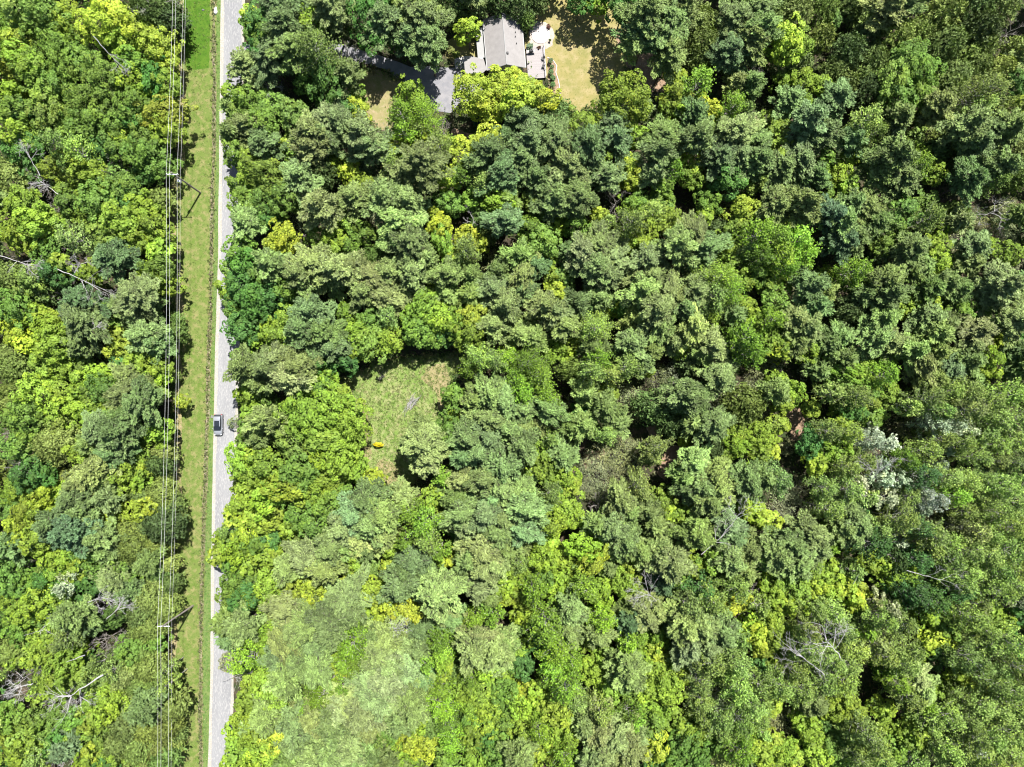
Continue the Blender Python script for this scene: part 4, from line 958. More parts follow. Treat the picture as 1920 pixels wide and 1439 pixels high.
# ------------------------------------------------------------------ the wood, tree by tree
def parse_trees():
    out = []
    ox = oy = 0
    for line in TREES.strip().splitlines():
        if line.startswith('@'):
            ox, oy = map(int, line[1:].split())
            continue
        for e in line.split(';'):
            e = e.strip()
            if not e:
                continue
            k, x, y, rr = e.split()
            out.append((k[0], k[1], ox + float(x) / 4, oy + float(y) / 4, float(rr) / 4))
    return out


# colours of the living leaves, linear
LEAFCOL = {
    ('M', 'l'): (0.150, 0.232, 0.025), ('M', 'y'): (0.218, 0.288, 0.030), ('M', 'g'): (0.098, 0.175, 0.027), ('M', 'd'): (0.052, 0.128, 0.024),
    ('M', 'o'): (0.118, 0.185, 0.034), ('M', 'k'): (0.205, 0.270, 0.028),
    ('P', 'g'): (0.138, 0.200, 0.056), ('P', 'b'): (0.108, 0.172, 0.056), ('P', 't'): (0.155, 0.205, 0.064), ('P', 'd'): (0.070, 0.125, 0.050),
    ('C', 'o'): (0.124, 0.170, 0.040), ('C', 'd'): (0.068, 0.108, 0.030), ('C', 'g'): (0.100, 0.165, 0.036),
    ('A', 'g'): (0.152, 0.225, 0.050), ('A', 'l'): (0.122, 0.215, 0.020), ('A', 'o'): (0.170, 0.215, 0.062), ('A', 'w'): (0.26, 0.32, 0.21), ('A', 'd'): (0.056, 0.125, 0.026),
    ('B', 't'): (0.180, 0.205, 0.100), ('B', 'o'): (0.24, 0.15, 0.08), ('D', 'd'): (0.030, 0.065, 0.038),
}
COLWORD = {
    ('M', 'l'): 'bright green', ('M', 'y'): 'yellow-green', ('M', 'g'): 'mid green', ('M', 'd'): 'dark green', ('M', 'o'): 'olive green', ('M', 'k'): 'golden green',
    ('P', 'g'): 'grey-green', ('P', 'b'): 'blue-green', ('P', 't'): 'pale green', ('P', 'd'): 'dark green',
    ('C', 'o'): 'olive', ('C', 'd'): 'dark olive', ('C', 'g'): 'green',
    ('A', 'g'): 'mid green', ('A', 'l'): 'fresh green', ('A', 'o'): 'olive', ('A', 'w'): 'silvery white', ('A', 'd'): 'dark green',
    ('B', 't'): 'brownish green', ('B', 'o'): 'rusty brown', ('B', 'g'): 'grey', ('B', 'w'): 'pale grey', ('D', 'd'): 'dark pointed',
}
LANDMARKS = [
    ('the house', 940, 85), ('the round patio', 1013, 65), ('the back lawn', 1090, 130), ('the driveway turning', 770, 165),
    ('the tan side lawn', 700, 190), ('the meadow clearing', 755, 780), ('the parked car', 409, 797), ('the upper pole', 372, 358), ('the lower pole', 358, 1138),
    ('the yellow sapling', 709, 836), ('the white boulder', 404, 20), ('the lush grass patch', 370, 70),
    ('the silver poplars', 1640, 850), ('the bare grey crown', 1868, 405), ('the tan earth patch', 1265, 862), ('the leaning dead tree', 1375, 1000),
    ('the forked snags', 1560, 1235), ('the fallen trunk', 150, 1280), ('the leafless tree', 1160, 372), ('the palest pines', 725, 1290),
    ('the tall pale pines', 1120, 470), ('the pink earth patch', 1495, 800), ('the big maple pair', 600, 880), ('the dark spruces', 920, 220),
    ('the top edge', 1300, -20), ('the bottom edge', 1150, 1460), ('the log jam', 160, 505), ('the round golden tree', 280, 950), ('the domed maple', 1715, 140), ('the silver snag', 1900, 55),
    ('the bare white snags', 215, 1140), ('the wispy poplars', 1830, 1180), ('the golden bush', 1045, 1330), ('the dark wet hollow', 1270, 1330),
]
LANDMARKS = [l for l in LANDMARKS if l[0] not in ('the top edge', 'the bottom edge', 'the dark wet hollow')]
SPECIES = {'M': ('maple_tree', 'maple', 'maple tree'), 'P': ('pine_tree', 'pine', 'pine tree'), 'C': ('cedar_tree', 'cedar', 'cedar tree'), 'A': ('aspen_tree', 'aspen', 'aspen tree'),
           'N': ('broadleaf_tree', 'broadleaf tree', 'broadleaf tree'), 'B': ('bare_tree', 'bare tree', 'bare tree'), 'T': ('shrub', 'shrub', 'shrub'), 'D': ('spruce_tree', 'spruce', 'spruce tree'), 'W': ('bare_tree', 'bare tree', 'bare tree')}
GROUPS = {'M': 'maples in the wood', 'P': 'pines in the wood', 'C': 'cedars in the wood', 'A': 'aspens and poplars in the wood', 'N': 'broadleaf trees in the wood', 'B': 'leafless trees in the wood', 'T': 'shrubs in the wood', 'D': 'small spruces by the house'}


def direction_word(dx, dy):
    a = math.degrees(math.atan2(-dy, dx)) % 360
    return ['right of', 'upper right of', 'above', 'upper left of', 'left of', 'lower left of', 'below', 'lower right of'][int((a + 22.5) // 45) % 8]


all_trees = parse_trees()
rt = np.random.default_rng(55)
recs = []
for (k, c, x, y, rp) in all_trees:
    fam = k
    if k == 'B':
        fam = 'T' if c in 'to' else 'B'
    if k == 'M' and c in 'gdo':
        fam = 'N'
    shape = {'N': 'M', 'B': 'G' if c == 'g' else 'W', 'T': 'T'}.get(fam, fam)
    # crown height depends on size, crown size on height
    r_guess = rp * 0.1
    sz = 's' if (r_guess < 2.05 or fam == 'D') else ('m' if r_guess < 3.1 else 'l')
    pr = PROTO[(shape, sz)]
    p = pr[rt.integers(len(pr))]
    over = {'M': 1.18, 'P': 1.28, 'C': 1.22, 'A': 1.24, 'N': 1.18, 'B': 1.1, 'T': 1.05, 'D': 1.1}[fam]
    s = rp * over * (CAM_H - p['h0'] * 0.8) / FPX / p['r0']
    sv = float(rt.uniform(0.85, 1.15))
    recs.append(dict(fam=fam, key=(k, c), x=x, y=y, rp=rp, p=p, s=s, sv=sv, rz=float(rt.uniform(0, 6.283)), jit=rt.normal(size=4)))


def tree_colour(q):
    base = LEAFCOL.get(q['key'], (0.2, 0.2, 0.2))
    j = q['jit']
    f = math.exp((0.22 if q['fam'] == 'A' else 0.15) * j[0]) * 1.14
    return (base[0] * f * math.exp(0.055 * j[1]), base[1] * f, base[2] * f * math.exp(0.10 * j[2]), 1.0)


# the 300 that show largest of each kind are single trees; the rest of a kind is one joined mass
MASS = {}
for fam in ('M', 'P'):
    rs = sorted([q for q in recs if q['fam'] == fam], key=lambda q: -q['rp'])
    for q in rs[298:]:
        q['mass'] = True
    MASS[fam] = [q for q in recs if q['fam'] == fam and q.get('mass')]
singles = [q for q in recs if not q.get('mass')]

# labels
def size_word(q):
    return 'small' if q['rp'] < 20 else ('large' if q['rp'] > 29 else 'medium')


for q in singles:
    ds = sorted((math.hypot(q['x'] - lx, q['y'] - ly), nm, lx, ly) for nm, lx, ly in LANDMARKS)
    d, nm, lx, ly = ds[0]
    if d < 14 and len(ds) > 1:
        d, nm, lx, ly = ds[1]
    near = 'just' if d < 55 else ('near,' if False else ('a little' if d < 100 else ('well' if d < 165 else 'far')))
    q['cell'] = f"{near} {direction_word(q['x'] - lx, q['y'] - ly)} {nm}"
    q['base'] = f"{size_word(q)} {COLWORD[q['key']]} {SPECIES[q['fam']][1]}"
bycell = {}
for q in singles:
    bycell.setdefault((q['base'], q['cell']), []).append(q)
ORD = {1: [''], 2: ['upper', 'lower'], 3: ['upper', 'middle', 'lower']}
NTH = ['first', 'second', 'third', 'fourth', 'fifth', 'sixth', 'seventh', 'eighth', 'ninth', 'tenth', 'eleventh', 'twelfth', 'thirteenth', 'fourteenth', 'fifteenth', 'sixteenth']
for (b, cell), qs in bycell.items():
    ys = [q['y'] for q in qs]
    xs = [q['x'] for q in qs]
    horiz = (max(xs) - min(xs)) > (max(ys) - min(ys))
    qs.sort(key=lambda q: q['x'] if horiz else q['y'])
    n = len(qs)
    for i, q in enumerate(qs):
        if n == 1:
            q['label'] = f"{b} {cell}"
        elif n == 2:
            q['label'] = f"{('left' if i == 0 else 'right') if horiz else ('upper' if i == 0 else 'lower')} one of two: {b} {cell}".replace('one of two: ', '')
            q['label'] = f"{('left' if i == 0 else 'right') if horiz else ('upper' if i == 0 else 'lower')} {b} of two {cell}"
        else:
            q['label'] = f"{NTH[min(i, 15)]} {b} from {'left' if horiz else 'top'}, {cell}"
for q in singles:
    if q['fam'] in 'BW':
        q['label'] = q['label'].replace('bare tree', 'leafless tree')

for q in singles:
    p, s = q['p'], q['s']
    zs = s * q['sv']
    zv = p['zv'] * p['h0'] * zs
    loc = W(q['x'], q['y'], zv)
    nm, word, cat = SPECIES[q['fam']]
    root = put(nm, None, None, (loc.x, loc.y, 0.0), (float(q['jit'][3]) * 0.02, float(q['jit'][0]) * 0.02, q['rz']), None, q['label'], cat, GROUPS[q['fam']])
    asp = math.exp(0.10 * float(q['jit'][1]))
    root.scale = (s * asp, s / asp, zs)
    crown = put('crown', p['crown'], root)
    crown.color = tree_colour(q)
    tk = put('stems' if q['fam'] == 'T' else 'trunk', p['trunk'], root)


def joined_mass(name, qs, label, keep=0.5):
    V, Q, T, H, Cc = [], [], [], [], []
    nv = 0
    cache = {}
    for q in qs:
        p, s = q['p'], q['s']
        me = p['crown']
        if me.name not in cache:
            v = np.empty(len(me.vertices) * 3, dtype=np.float32)
            me.vertices.foreach_get('co', v)
            ti = np.empty(len(me.polygons), dtype=np.float32)
            me.attributes['tint'].data.foreach_get('value', ti)
            hu = np.empty(len(me.polygons), dtype=np.float32)
            me.attributes['hue'].data.foreach_get('value', hu)
            cache[me.name] = (v.reshape(-1, 3), ti, hu)
        v, ti, hu = cache[me.name]
        n = len(ti)
        pick = np.arange(n) if keep >= 1 else np.sort(rt.choice(n, int(n * keep), replace=False))
        zs = s * q['sv']
        loc = q.get('loc') or W(q['x'], q['y'], p['zv'] * p['h0'] * zs)
        c_, s_ = math.cos(q['rz']), math.sin(q['rz'])
        vv = v.reshape(n, 4, 3)[pick]
        if keep < 1:
            ctr = vv.mean(1, keepdims=True)
            vv = ctr + (vv - ctr) * (1 / math.sqrt(keep)) ** 0.8
        vv = vv.reshape(-1, 3)
        x = (vv[:, 0] * c_ - vv[:, 1] * s_) * s + loc.x
        y = (vv[:, 0] * s_ + vv[:, 1] * c_) * s + loc.y
        V.append(np.stack([x, y, vv[:, 2] * zs], 1))
        m = len(pick)
        Q.append(np.arange(m * 4).reshape(m, 4) + nv)
        nv += m * 4
        T.append(ti[pick])
        H.append(hu[pick])
        Cc.append(np.tile(np.array(tree_colour(q)), (m, 1)))
    me = mesh_np(name, np.concatenate(V), np.concatenate(Q), M_MASS, {'tint': np.concatenate(T), 'hue': np.concatenate(H), 'fcol': np.concatenate(Cc)})
    return put(name, me, None, kind='stuff', label=label)


joined_mass('young_maple_thicket', MASS['M'], 'bright green young maples filling the gaps between the larger crowns', 0.7)
joined_mass('young_pine_thicket', MASS['P'], 'small grey-green pines filling the gaps between the larger crowns', 0.45)

# woodland that goes on beyond the picture's edges
ring = []
for i in range(5200):
    x, y = rt.uniform(-380, 2300), rt.uniform(-360, 1800)
    if -12 < x < 1932 and -12 < y < 1451:
        continue
    if 290 < x < 460 or (940 < x < 1075 and -75 < y < 0):
        continue
    if any((x - q['x']) ** 2 + (y - q['y']) ** 2 < 38 ** 2 for q in ring):
        continue
    kk, cc = [('M', 'l'), ('M', 'g'), ('P', 'g'), ('P', 't'), ('C', 'o'), ('A', 'g'), ('M', 'd')][rt.integers(7)]
    pr = PROTO[(kk, 'm')]
    p = pr[rt.integers(len(pr))]
    ring.append(dict(fam=kk, key=(kk, cc), x=x, y=y, rp=30, p=p, s=float(rt.uniform(0.95, 1.4)), sv=1.0, rz=float(rt.uniform(0, 6.28)), jit=rt.normal(size=4)))
joined_mass('outer_woodland', ring, 'mixed woodland carrying on past the edges of the view', 0.22)

# ------------------------------------------------------------------ undergrowth, grass tufts, ditch weeds
OPEN = [LAWN_R, LAWN_L, FRONT, DRIVE, CLEAR] + BARES


def leaf_scatter(name, P, radii, heights, cols, per, card, kind='stuff', label=None, upright=0.4, seed=1):
    """Low tufts: per leaf cards about each point."""
    r = np.random.default_rng(seed)
    n = len(P)
    idx = np.repeat(np.arange(n), per)
    m = len(idx)
    a = r.uniform(0, 6.283, m)
    rr = radii[idx] * np.sqrt(r.uniform(0, 1, m))
    z = heights[idx] * (1 - 0.6 * (rr / radii[idx]) ** 2) * r.uniform(0.35, 1, m)
    C = np.stack([P[idx, 0] + rr * np.cos(a), P[idx, 1] + rr * np.sin(a), z], 1)
    Nn = unit(r.normal(size=(m, 3)) * upright + np.array([0, 0, 0.8]) + np.stack([np.cos(a), np.sin(a), 0 * a], 1) * 0.4)
    s = card * r.uniform(0.6, 1.4, m)
    v, q = cards(C, Nn, rand_dirs(m, r), s * 0.6, s * 0.4, r)
    cc = cols[idx]
    me = mesh_np(name, v, q, M_MASS, {'tint': np.clip(r.normal(size=m) * 0.22 + 0.5, 0, 1), 'hue': np.clip(r.uniform(-0.5, 0.6, m), 0, 1), 'fcol': cc})
    return put(name, me, None, kind=kind, label=label)


def world_poly(p):
    return [tuple(W(x, y, 0)[:2]) for x, y in p]


def scatter_px(n, x0, x1, y0, y1, r):
    return np.stack([r.uniform(x0, x1, n), r.uniform(y0, y1, n)], 1)


def to_world(px):
    return np.array([W(a, b, 0)[:2] for a, b in px])


r = np.random.default_rng(77)
px = scatter_px(11000, -60, 1980, -60, 1500, r)
keep = np.ones(len(px), dtype=bool)
for pl in OPEN:
    keep &= ~in_poly(px, pl)
keep &= ~((px[:, 0] > 322) & (px[:, 0] < 458))
px = px[keep]
PAL = np.array([(0.075, 0.125, 0.022, 1), (0.10, 0.16, 0.03, 1), (0.05, 0.09, 0.02, 1), (0.13, 0.13, 0.06, 1), (0.16, 0.11, 0.07, 1)])
cols = PAL[r.choice(5, len(px), p=[.35, .25, .2, .12, .08])]
leaf_scatter('undergrowth', to_world(px), r.uniform(0.4, 1.3, len(px)), r.uniform(0.3, 1.6, len(px)), cols, 9, 0.34, label='low leafy undergrowth on the floor of the wood', seed=5)

# clearing: tall grass and weeds
px = scatter_px(9000, 620, 1000, 630, 930, r)
px = px[in_poly(px, CLEAR)]
PAL = np.array([(0.13, 0.18, 0.05, 1), (0.10, 0.155, 0.03, 1), (0.20, 0.20, 0.09, 1), (0.26, 0.24, 0.13, 1)])
cols = PAL[r.choice(4, len(px), p=[.42, .33, .16, .09])]
leaf_scatter('meadow_grass', to_world(px), r.uniform(0.15, 0.5, len(px)), r.uniform(0.1, 0.45, len(px)), cols, 7, 0.16, label='rough grass and weeds covering the clearing', upright=0.9, seed=6)

# verge: short tufts; ditch: weeds
yy = r.uniform(-200, 1640, 5200)
xl = np.interp(yy, [t[0] for t in T_STRIP_L], [t[1] for t in T_STRIP_L])
xr = np.interp(yy, [t[0] for t in T_ROAD_L], [t[1] for t in T_ROAD_L])
px = np.stack([xl + (xr - xl) * r.uniform(0, 1, len(yy)) ** 0.9 - 2, yy], 1)
PAL = np.array([(0.14, 0.18, 0.05, 1), (0.10, 0.155, 0.03, 1), (0.21, 0.205, 0.09, 1), (0.07, 0.12, 0.025, 1)])
cols = PAL[r.choice(4, len(px), p=[.4, .25, .22, .13])]
leaf_scatter('verge_tufts', to_world(px), r.uniform(0.08, 0.3, len(px)), r.uniform(0.06, 0.22, len(px)), cols, 5, 0.12, label='uneven tufts of grass along the power line verge', upright=0.9, seed=7)
yy = r.uniform(-200, 1640, 1500)
xd = np.interp(yy, [t[0] for t in T_DITCH], [t[1] for t in T_DITCH])
px = np.stack([xd + r.normal(size=len(yy)) * 2.6, yy], 1)
PAL = np.array([(0.10, 0.13, 0.04, 1), (0.06, 0.09, 0.02, 1), (0.24, 0.20, 0.12, 1), (0.05, 0.05, 0.03, 1)])
cols = PAL[r.choice(4, len(px))]
leaf_scatter('ditch_weeds', to_world(px), r.uniform(0.1, 0.32, len(px)), r.uniform(0.15, 0.55, len(px)), cols, 8, 0.15, label='dry weeds and rushes along the roadside ditch', upright=1.0, seed=8)
# ragged leafy edges of verge and lawns
edge = []
for y in np.arange(-150, 1600, 3.0):
    x = SPX(T_STRIP_L, y)
    edge.append((x + r.normal() * 4 - 4, y + r.uniform(-2, 2)))
for pl in (LAWN_R, LAWN_L, CLEAR):
    edge += [(a + r.normal() * 4, b + r.normal() * 4) for a, b in smooth_outline(pl, 4.0, 0.5, True, 3) if not (60 < b < 150 and 860 < a < 1045) and not in_poly(np.array([[a, b]]), DRIVE)[0]]
px = np.array(edge)
PAL = np.array([(0.13, 0.18, 0.04, 1), (0.08, 0.13, 0.03, 1), (0.05, 0.09, 0.02, 1), (0.18, 0.16, 0.07, 1)])
cols = PAL[r.choice(4, len(px))]
leaf_scatter('edge_brush', to_world(px), r.uniform(0.3, 0.9, len(px)), r.uniform(0.3, 1.3, len(px)), cols, 26, 0.24, label='leafy brush where the grass meets the wood', seed=9)
# ------------------------------------------------------------------ house
M_ROOF = principled('grey_shingles', (0.225, 0.212, 0.205), 0.9, noise=(1.2, 0.9, 1.08), bump=(40, 0.3, 0.01))
M_ROOF2 = principled('pale_metal_roof', (0.27, 0.27, 0.265), 0.6, noise=(2, 0.93, 1.05))
M_TRIM = principled('white_trim', (0.3, 0.3, 0.295), 0.6)
M_WALL = principled('cream_siding', (0.55, 0.52, 0.45), 0.8, noise=(3, 0.9, 1.05))
M_BLACK = principled('black_metal', (0.02, 0.02, 0.022), 0.5)
M_GLASSD = principled('dark_glass', (0.015, 0.02, 0.025), 0.08, spec=0.8)
M_DECK = principled('weathered_deck', (0.30, 0.275, 0.27), 0.85, noise=(3, 0.8, 1.12), bump=(12, 0.3, 0.02))
M_STONE = principled('pale_paving', (0.48, 0.43, 0.41), 0.85, noise=(2.5, 0.85, 1.1), bump=(8, 0.3, 0.02))
M_CONC = principled('pale_concrete', (0.36, 0.35, 0.335), 0.85, noise=(4, 0.88, 1.06))
M_EAVESHADE = principled('dark_green_eave_shade', (0.02, 0.07, 0.05), 0.5)  # dark green put in as the eave's shadow beside the lean-to roof
M_TERRA = principled('terracotta', (0.42, 0.17, 0.08), 0.8, noise=(6, 0.85, 1.1))
M_DARKWOOD = principled('dark_stained_wood', (0.05, 0.035, 0.03), 0.7)

HC = (W(905, 36, 3.0) + W(977, 31, 3.0) + W(914, 131, 3.0) + W(986, 126, 3.0)) / 4
ax = ((W(977, 31, 3.0) - W(905, 36, 3.0)) + (W(986, 126, 3.0) - W(914, 131, 3.0))) / 2
HA = math.atan2(ax.y, ax.x) + math.radians(0.3)
HW, HL = ax.length, ((W(905, 36, 3.0) - W(914, 131, 3.0))).length
house = thing('house', 'single-storey house with a plain grey gable roof beside the patio', 'house', (HC.x, HC.y, 0), HA)


def gable(w, l, ze, zr, t):
    """Two roof slopes, one mesh each; eave height ze, ridge height zr."""
    out = []
    for s in (-1, 1):
        m = MB()
        e, rdg = s * w / 2, 0.0
        p = [(e, -l / 2, ze), (rdg, -l / 2, zr), (rdg, l / 2, zr), (e, l / 2, ze)]
        if s < 0:
            p = [p[0], p[1], p[2], p[3]]
        else:
            p = p[::-1]
        n = len(m.v)
        m.v += p + [(a, b, c - t) for a, b, c in p]
        m.f += [(0, 1, 2, 3), (7, 6, 5, 4), (0, 4, 5, 1), (1, 5, 6, 2), (2, 6, 7, 3), (3, 7, 4, 0)]
        out.append(m)
    return out


slopes = gable(HW, HL, 2.75, 4.75, 0.12)
roofs = []
for m in slopes:
    roofs.append(m.build('roof_slope', M_ROOF, house))
walls = MB()
ww, wl = HW - 0.9, HL - 0.8
walls.v = [(-ww / 2, -wl / 2, 0), (ww / 2, -wl / 2, 0), (ww / 2, wl / 2, 0), (-ww / 2, wl / 2, 0),
           (-ww / 2, -wl / 2, 2.78), (ww / 2, -wl / 2, 2.78), (ww / 2, wl / 2, 2.78), (-ww / 2, wl / 2, 2.78), (0, -wl / 2, 4.5), (0, wl / 2, 4.5)]
walls.f = [(0, 1, 5, 8, 4), (1, 2, 6, 5), (2, 3, 7, 9, 6), (3, 0, 4, 7), (3, 2, 1, 0)]
wall_o = walls.build('wall', M_WALL, house)
rc = MB()
rc.tube([(0, -HL / 2, 4.77), (0, HL / 2, 4.77)], 0.07, 6)
rc.build('ridge_cap', M_ROOF2, house)
for s in (-1, 1):
    MB().box((s * (HW / 2 + 0.06), 0, 2.70), (0.12, HL, 0.11)).build('gutter', M_TRIM, house)
# rake boards
for s in (-1, 1):
    for e in (-1, 1):
        a, b = Vector((e * HW / 2, s * (HL / 2 + 0.02), 2.70)), Vector((0, s * (HL / 2 + 0.02), 4.70))
        m = MB()
        m.tube([a, b], 0.05, 4)
        m.build('rake_board', M_TRIM, house)


def roof_z(x):
    return 4.75 - 2.0 * abs(x) / (HW / 2)


def house_local(px, py, z):
    w = W(px, py, z) - Vector((HC.x, HC.y, 0))
    c, s = math.cos(-HA), math.sin(-HA)
    return Vector((w.x * c - w.y * s, w.x * s + w.y * c, z))


bv = house_local(951.5, 101, 4.4)
box = MB().box((bv.x, bv.y, roof_z(bv.x) + 0.13), (0.42, 0.42, 0.32)).build('roof_vent', M_BLACK, house, bevel=0.03)
for (px_, py_) in ((966.5, 59), (966.5, 67.5), (968.5, 80)):
    q = house_local(px_, py_, 4.0)
    m = MB()
    m.tube([(q.x, q.y, roof_z(q.x) - 0.05), (q.x, q.y, roof_z(q.x) + 0.4)], 0.085, 8)
    m.build('vent_pipe', M_BLACK, house)
for y in (-3.2, -0.6, 2.4):
    for s in (-1, 1):
        f = MB().box((s * (ww / 2 + 0.02), y, 1.6), (0.08, 1.3, 1.1)).build('window', M_TRIM, house)
        MB().box((s * (ww / 2 + 0.06), y, 1.6), (0.05, 1.15, 0.95)).build('pane', M_GLASSD, f)

# lean-to along the left wall
lt = house_local(895, 80, 2.4)
LTx0 = house_local(891.5, 56, 2.4).x
ytop = house_local(895, 51.5, 2.4).y
ybot = house_local(900, 108, 2.4).y
m = MB()
x0, x1 = LTx0, -HW / 2 - 0.30  # roof cut short so the dark green below imitates the eave's shadow strip
m.v = [(x0, ybot, 1.95), (x1, ybot, 2.25), (x1, ytop, 2.25), (x0, ytop, 1.95), (x0, ybot, 1.85), (x1, ybot, 2.15), (x1, ytop, 2.15), (x0, ytop, 1.85)]
m.f = [(0, 1, 2, 3), (7, 6, 5, 4), (0, 4, 5, 1), (1, 5, 6, 2), (2, 6, 7, 3), (3, 7, 4, 0)]
m.build('lean_to_roof', M_ROOF2, house)
MB().box(((x0 - ww / 2) / 2 + 0.1, (ybot + ytop) / 2, 0.9), (-ww / 2 - x0 - 0.3, ytop - ybot - 0.4, 1.8)).build('lean_to_wall', M_EAVESHADE, house)

# entrance canopy at the lower left corner
c = [house_local(*p, 2.5) for p in ((870, 111), (889, 107.5), (907, 111.5), (912.5, 131), (905, 138), (872, 139))]
m = MB()
m.poly([(p.x, p.y, 2.62) for p in c][::-1], 0.14)
ent = m.build('porch_roof', M_ROOF, house)
for p in (c[0], c[5]):
    MB().box((p.x + 0.2, p.y + (-0.2 if p is c[0] else 0.2), 1.24), (0.14, 0.14, 2.47)).build('porch_post', M_TRIM, house)
MB().box((house_local(895, 125, 1).x, house_local(895, 125, 1).y, 1.22), (2.6, 2.0, 2.44)).build('porch_wall', M_WALL, house)

# paving at the porch
pv = [W(*p, 0.06) for p in ((852, 107), (858, 109.5), (868, 106), (889, 105), (889, 112), (872, 114), (871, 129), (853, 129))]
m = MB()
m.poly(pv[::-1], 0.12)
tag_p = m.build('porch_landing', M_CONC, None, label='pale concrete landing in front of the porch', category='landing')
for (px_, py_) in ((850.5, 125.5), (850, 127.8)):
    pass

# deck
d0, d1 = W(1005, 118, 0.5), HA
dk = thing('deck', 'weathered grey wooden deck on the lawn side of the house', 'deck', (W(1005, 117, 0.5).x, W(1005, 117, 0.5).y, 0), HA - 0.02)
DW, DLn = 3.75, 6.7
nb = 27
bw = DW / nb
bmesh_board = MB().box((0, 0, 0), (bw - 0.02, DLn, 0.04)).mesh('deck_board', M_DECK)
for i in range(nb):
    o = put('deck_board', bmesh_board, dk, (-DW / 2 + bw * (i + 0.5), random.uniform(-0.02, 0.02), 0.46 + random.uniform(-0.003, 0.003)))
MB().box((0, 0, 0.22), (DW - 0.1, DLn - 0.1, 0.42)).build('deck_frame', M_DARKWOOD, dk)
for sx in (1,):
    for k in range(5):
        y = -DLn / 2 + 0.1 + k * (DLn - 0.2) / 4
        MB().box((DW / 2 - 0.05, y, 0.93), (0.09, 0.09, 0.9)).build('railing_post', M_TRIM, dk)
    MB().box((DW / 2 - 0.05, 0, 1.40), (0.12, DLn, 0.05)).build('handrail', M_TRIM, dk)


def chair(px, py, rz, label):
    p = W(px, py, 0.9)
    t = thing('garden_chair', label, 'chair', (p.x, p.y, 0.482), rz, 'black chairs on the deck')
    MB().box((0, 0, 0.42), (0.52, 0.5, 0.05), 0, ('X', 0.08)).build('seat', M_BLACK, t, bevel=0.01)
    MB().box((0, 0.28, 0.76), (0.52, 0.05, 0.68), 0, ('X', -0.22)).build('backrest', M_BLACK, t, bevel=0.01)
    for sx in (-1, 1):
        MB().box((sx * 0.29, 0, 0.62), (0.06, 0.52, 0.04)).build('armrest', M_BLACK, t)
        for sy in (-1, 1):
            m = MB()
            m.tube([(sx * 0.27, sy * 0.22, 0), (sx * 0.27, sy * 0.2, 0.6 if sy < 0 else 0.62)], 0.022, 6)
            m.build('leg', M_BLACK, t)


chair(1018, 110, -1.2, 'black garden chair by the railing, nearer the round patio')
chair(1018.5, 124.5, -1.9, 'black garden chair by the railing, farther from the round patio')
p = W(996, 97.5, 0.9)
grill = thing('barbecue', 'black barbecue with a closed lid at the top end of the deck', 'barbecue', (p.x, p.y, 0.482), HA)
MB().box((0, 0, 0.62), (0.85, 0.5, 0.25)).build('firebox', M_BLACK, grill, bevel=0.03)
m = MB()
m.lathe([(0.25, 0), (0.25, 0.8)], (0, 0, 0), 12)
lidm = MB()
for k in range(7):
    a0, a1 = math.pi * k / 6, 0
for k in range(6):
    a0, a1 = math.pi * k / 6, math.pi * (k + 1) / 6
    n = len(lidm.v)
    for xx in (-0.42, 0.42):
        for a in (a0, a1):
            lidm.v.append((xx, 0.25 * math.cos(a), 0.755 + 0.22 * math.sin(a)))
    lidm.f.append((n, n + 2, n + 3, n + 1))
lidm.build('lid', M_BLACK, grill, smooth=True)
for sx in (-1, 1):
    MB().box((sx * 0.62, 0, 0.72), (0.36, 0.42, 0.03)).build('side_shelf', M_CONC, grill)
    for sy in (-1, 1):
        MB().box((sx * 0.38, sy * 0.2, 0.25), (0.05, 0.05, 0.5)).build('leg', M_BLACK, grill)

# round patio
p = W(1013.5, 65, 0.1)
sheet('gravel_surround', [(993, 48), (1003, 40), (1022, 42), (1036, 52), (1040, 70), (1034, 88), (1018, 95), (1003, 92), (992, 80)], 0.013, M_GRAVELBED, 4, 1.2, 61, kind='structure')
patio = thing('round_patio', 'round pale stone patio ringed by gravel beside the house', 'patio', (p.x, p.y, 0), 0.0)
m = MB()
m.lathe([(1.93, 0.0), (1.93, 0.085), (1.90, 0.10)], (0, 0, 0), 48)
m.build('patio_slab', M_STONE, patio)
ring_me = []
for ring_i, (ra, rb, nn) in enumerate(((1.32, 1.90, 18), (0.72, 1.30, 12), (0.12, 0.70, 6))):
    m = MB()
    a0, a1 = 0.012 / ra, 2 * math.pi / nn - 0.012 / ra
    pts = [(rb * math.cos(a0 + (a1 - a0) * t), rb * math.sin(a0 + (a1 - a0) * t), 0.13) for t in (0, .25, .5, .75, 1)]
    pts += [(ra * math.cos(a0 + (a1 - a0) * t), ra * math.sin(a0 + (a1 - a0) * t), 0.13) for t in (1, .5, 0)]
    m.poly(pts, 0.04)
    me = m.mesh('paver', M_STONE)
    for k in range(nn):
        put('paver', me, patio, (0, 0, random.uniform(-0.008, 0.004)), (0, 0, 2 * math.pi * k / nn + ring_i * 0.2))


def pot_plant(px, py, label, col, rad=0.38, h=0.6):
    p = W(px, py, 0.3)
    t = thing('potted_plant', label, 'potted plant', (p.x, p.y, 0.012))
    m = MB()
    m.lathe([(rad * 0.45, 0), (rad * 0.62, h * 0.5), (rad * 0.68, h * 0.55)], (0, 0, 0), 14)
    m.build('pot', M_TERRA, t)
    r_ = np.random.default_rng(int(px))
    arr = broad_crown(r_, rad, h * 1.4, h * 0.5, 14, 14, 0.12)
    o = put('foliage', leafy_mesh('pot_foliage', arr, M_LEAF), t)
    o.color = col


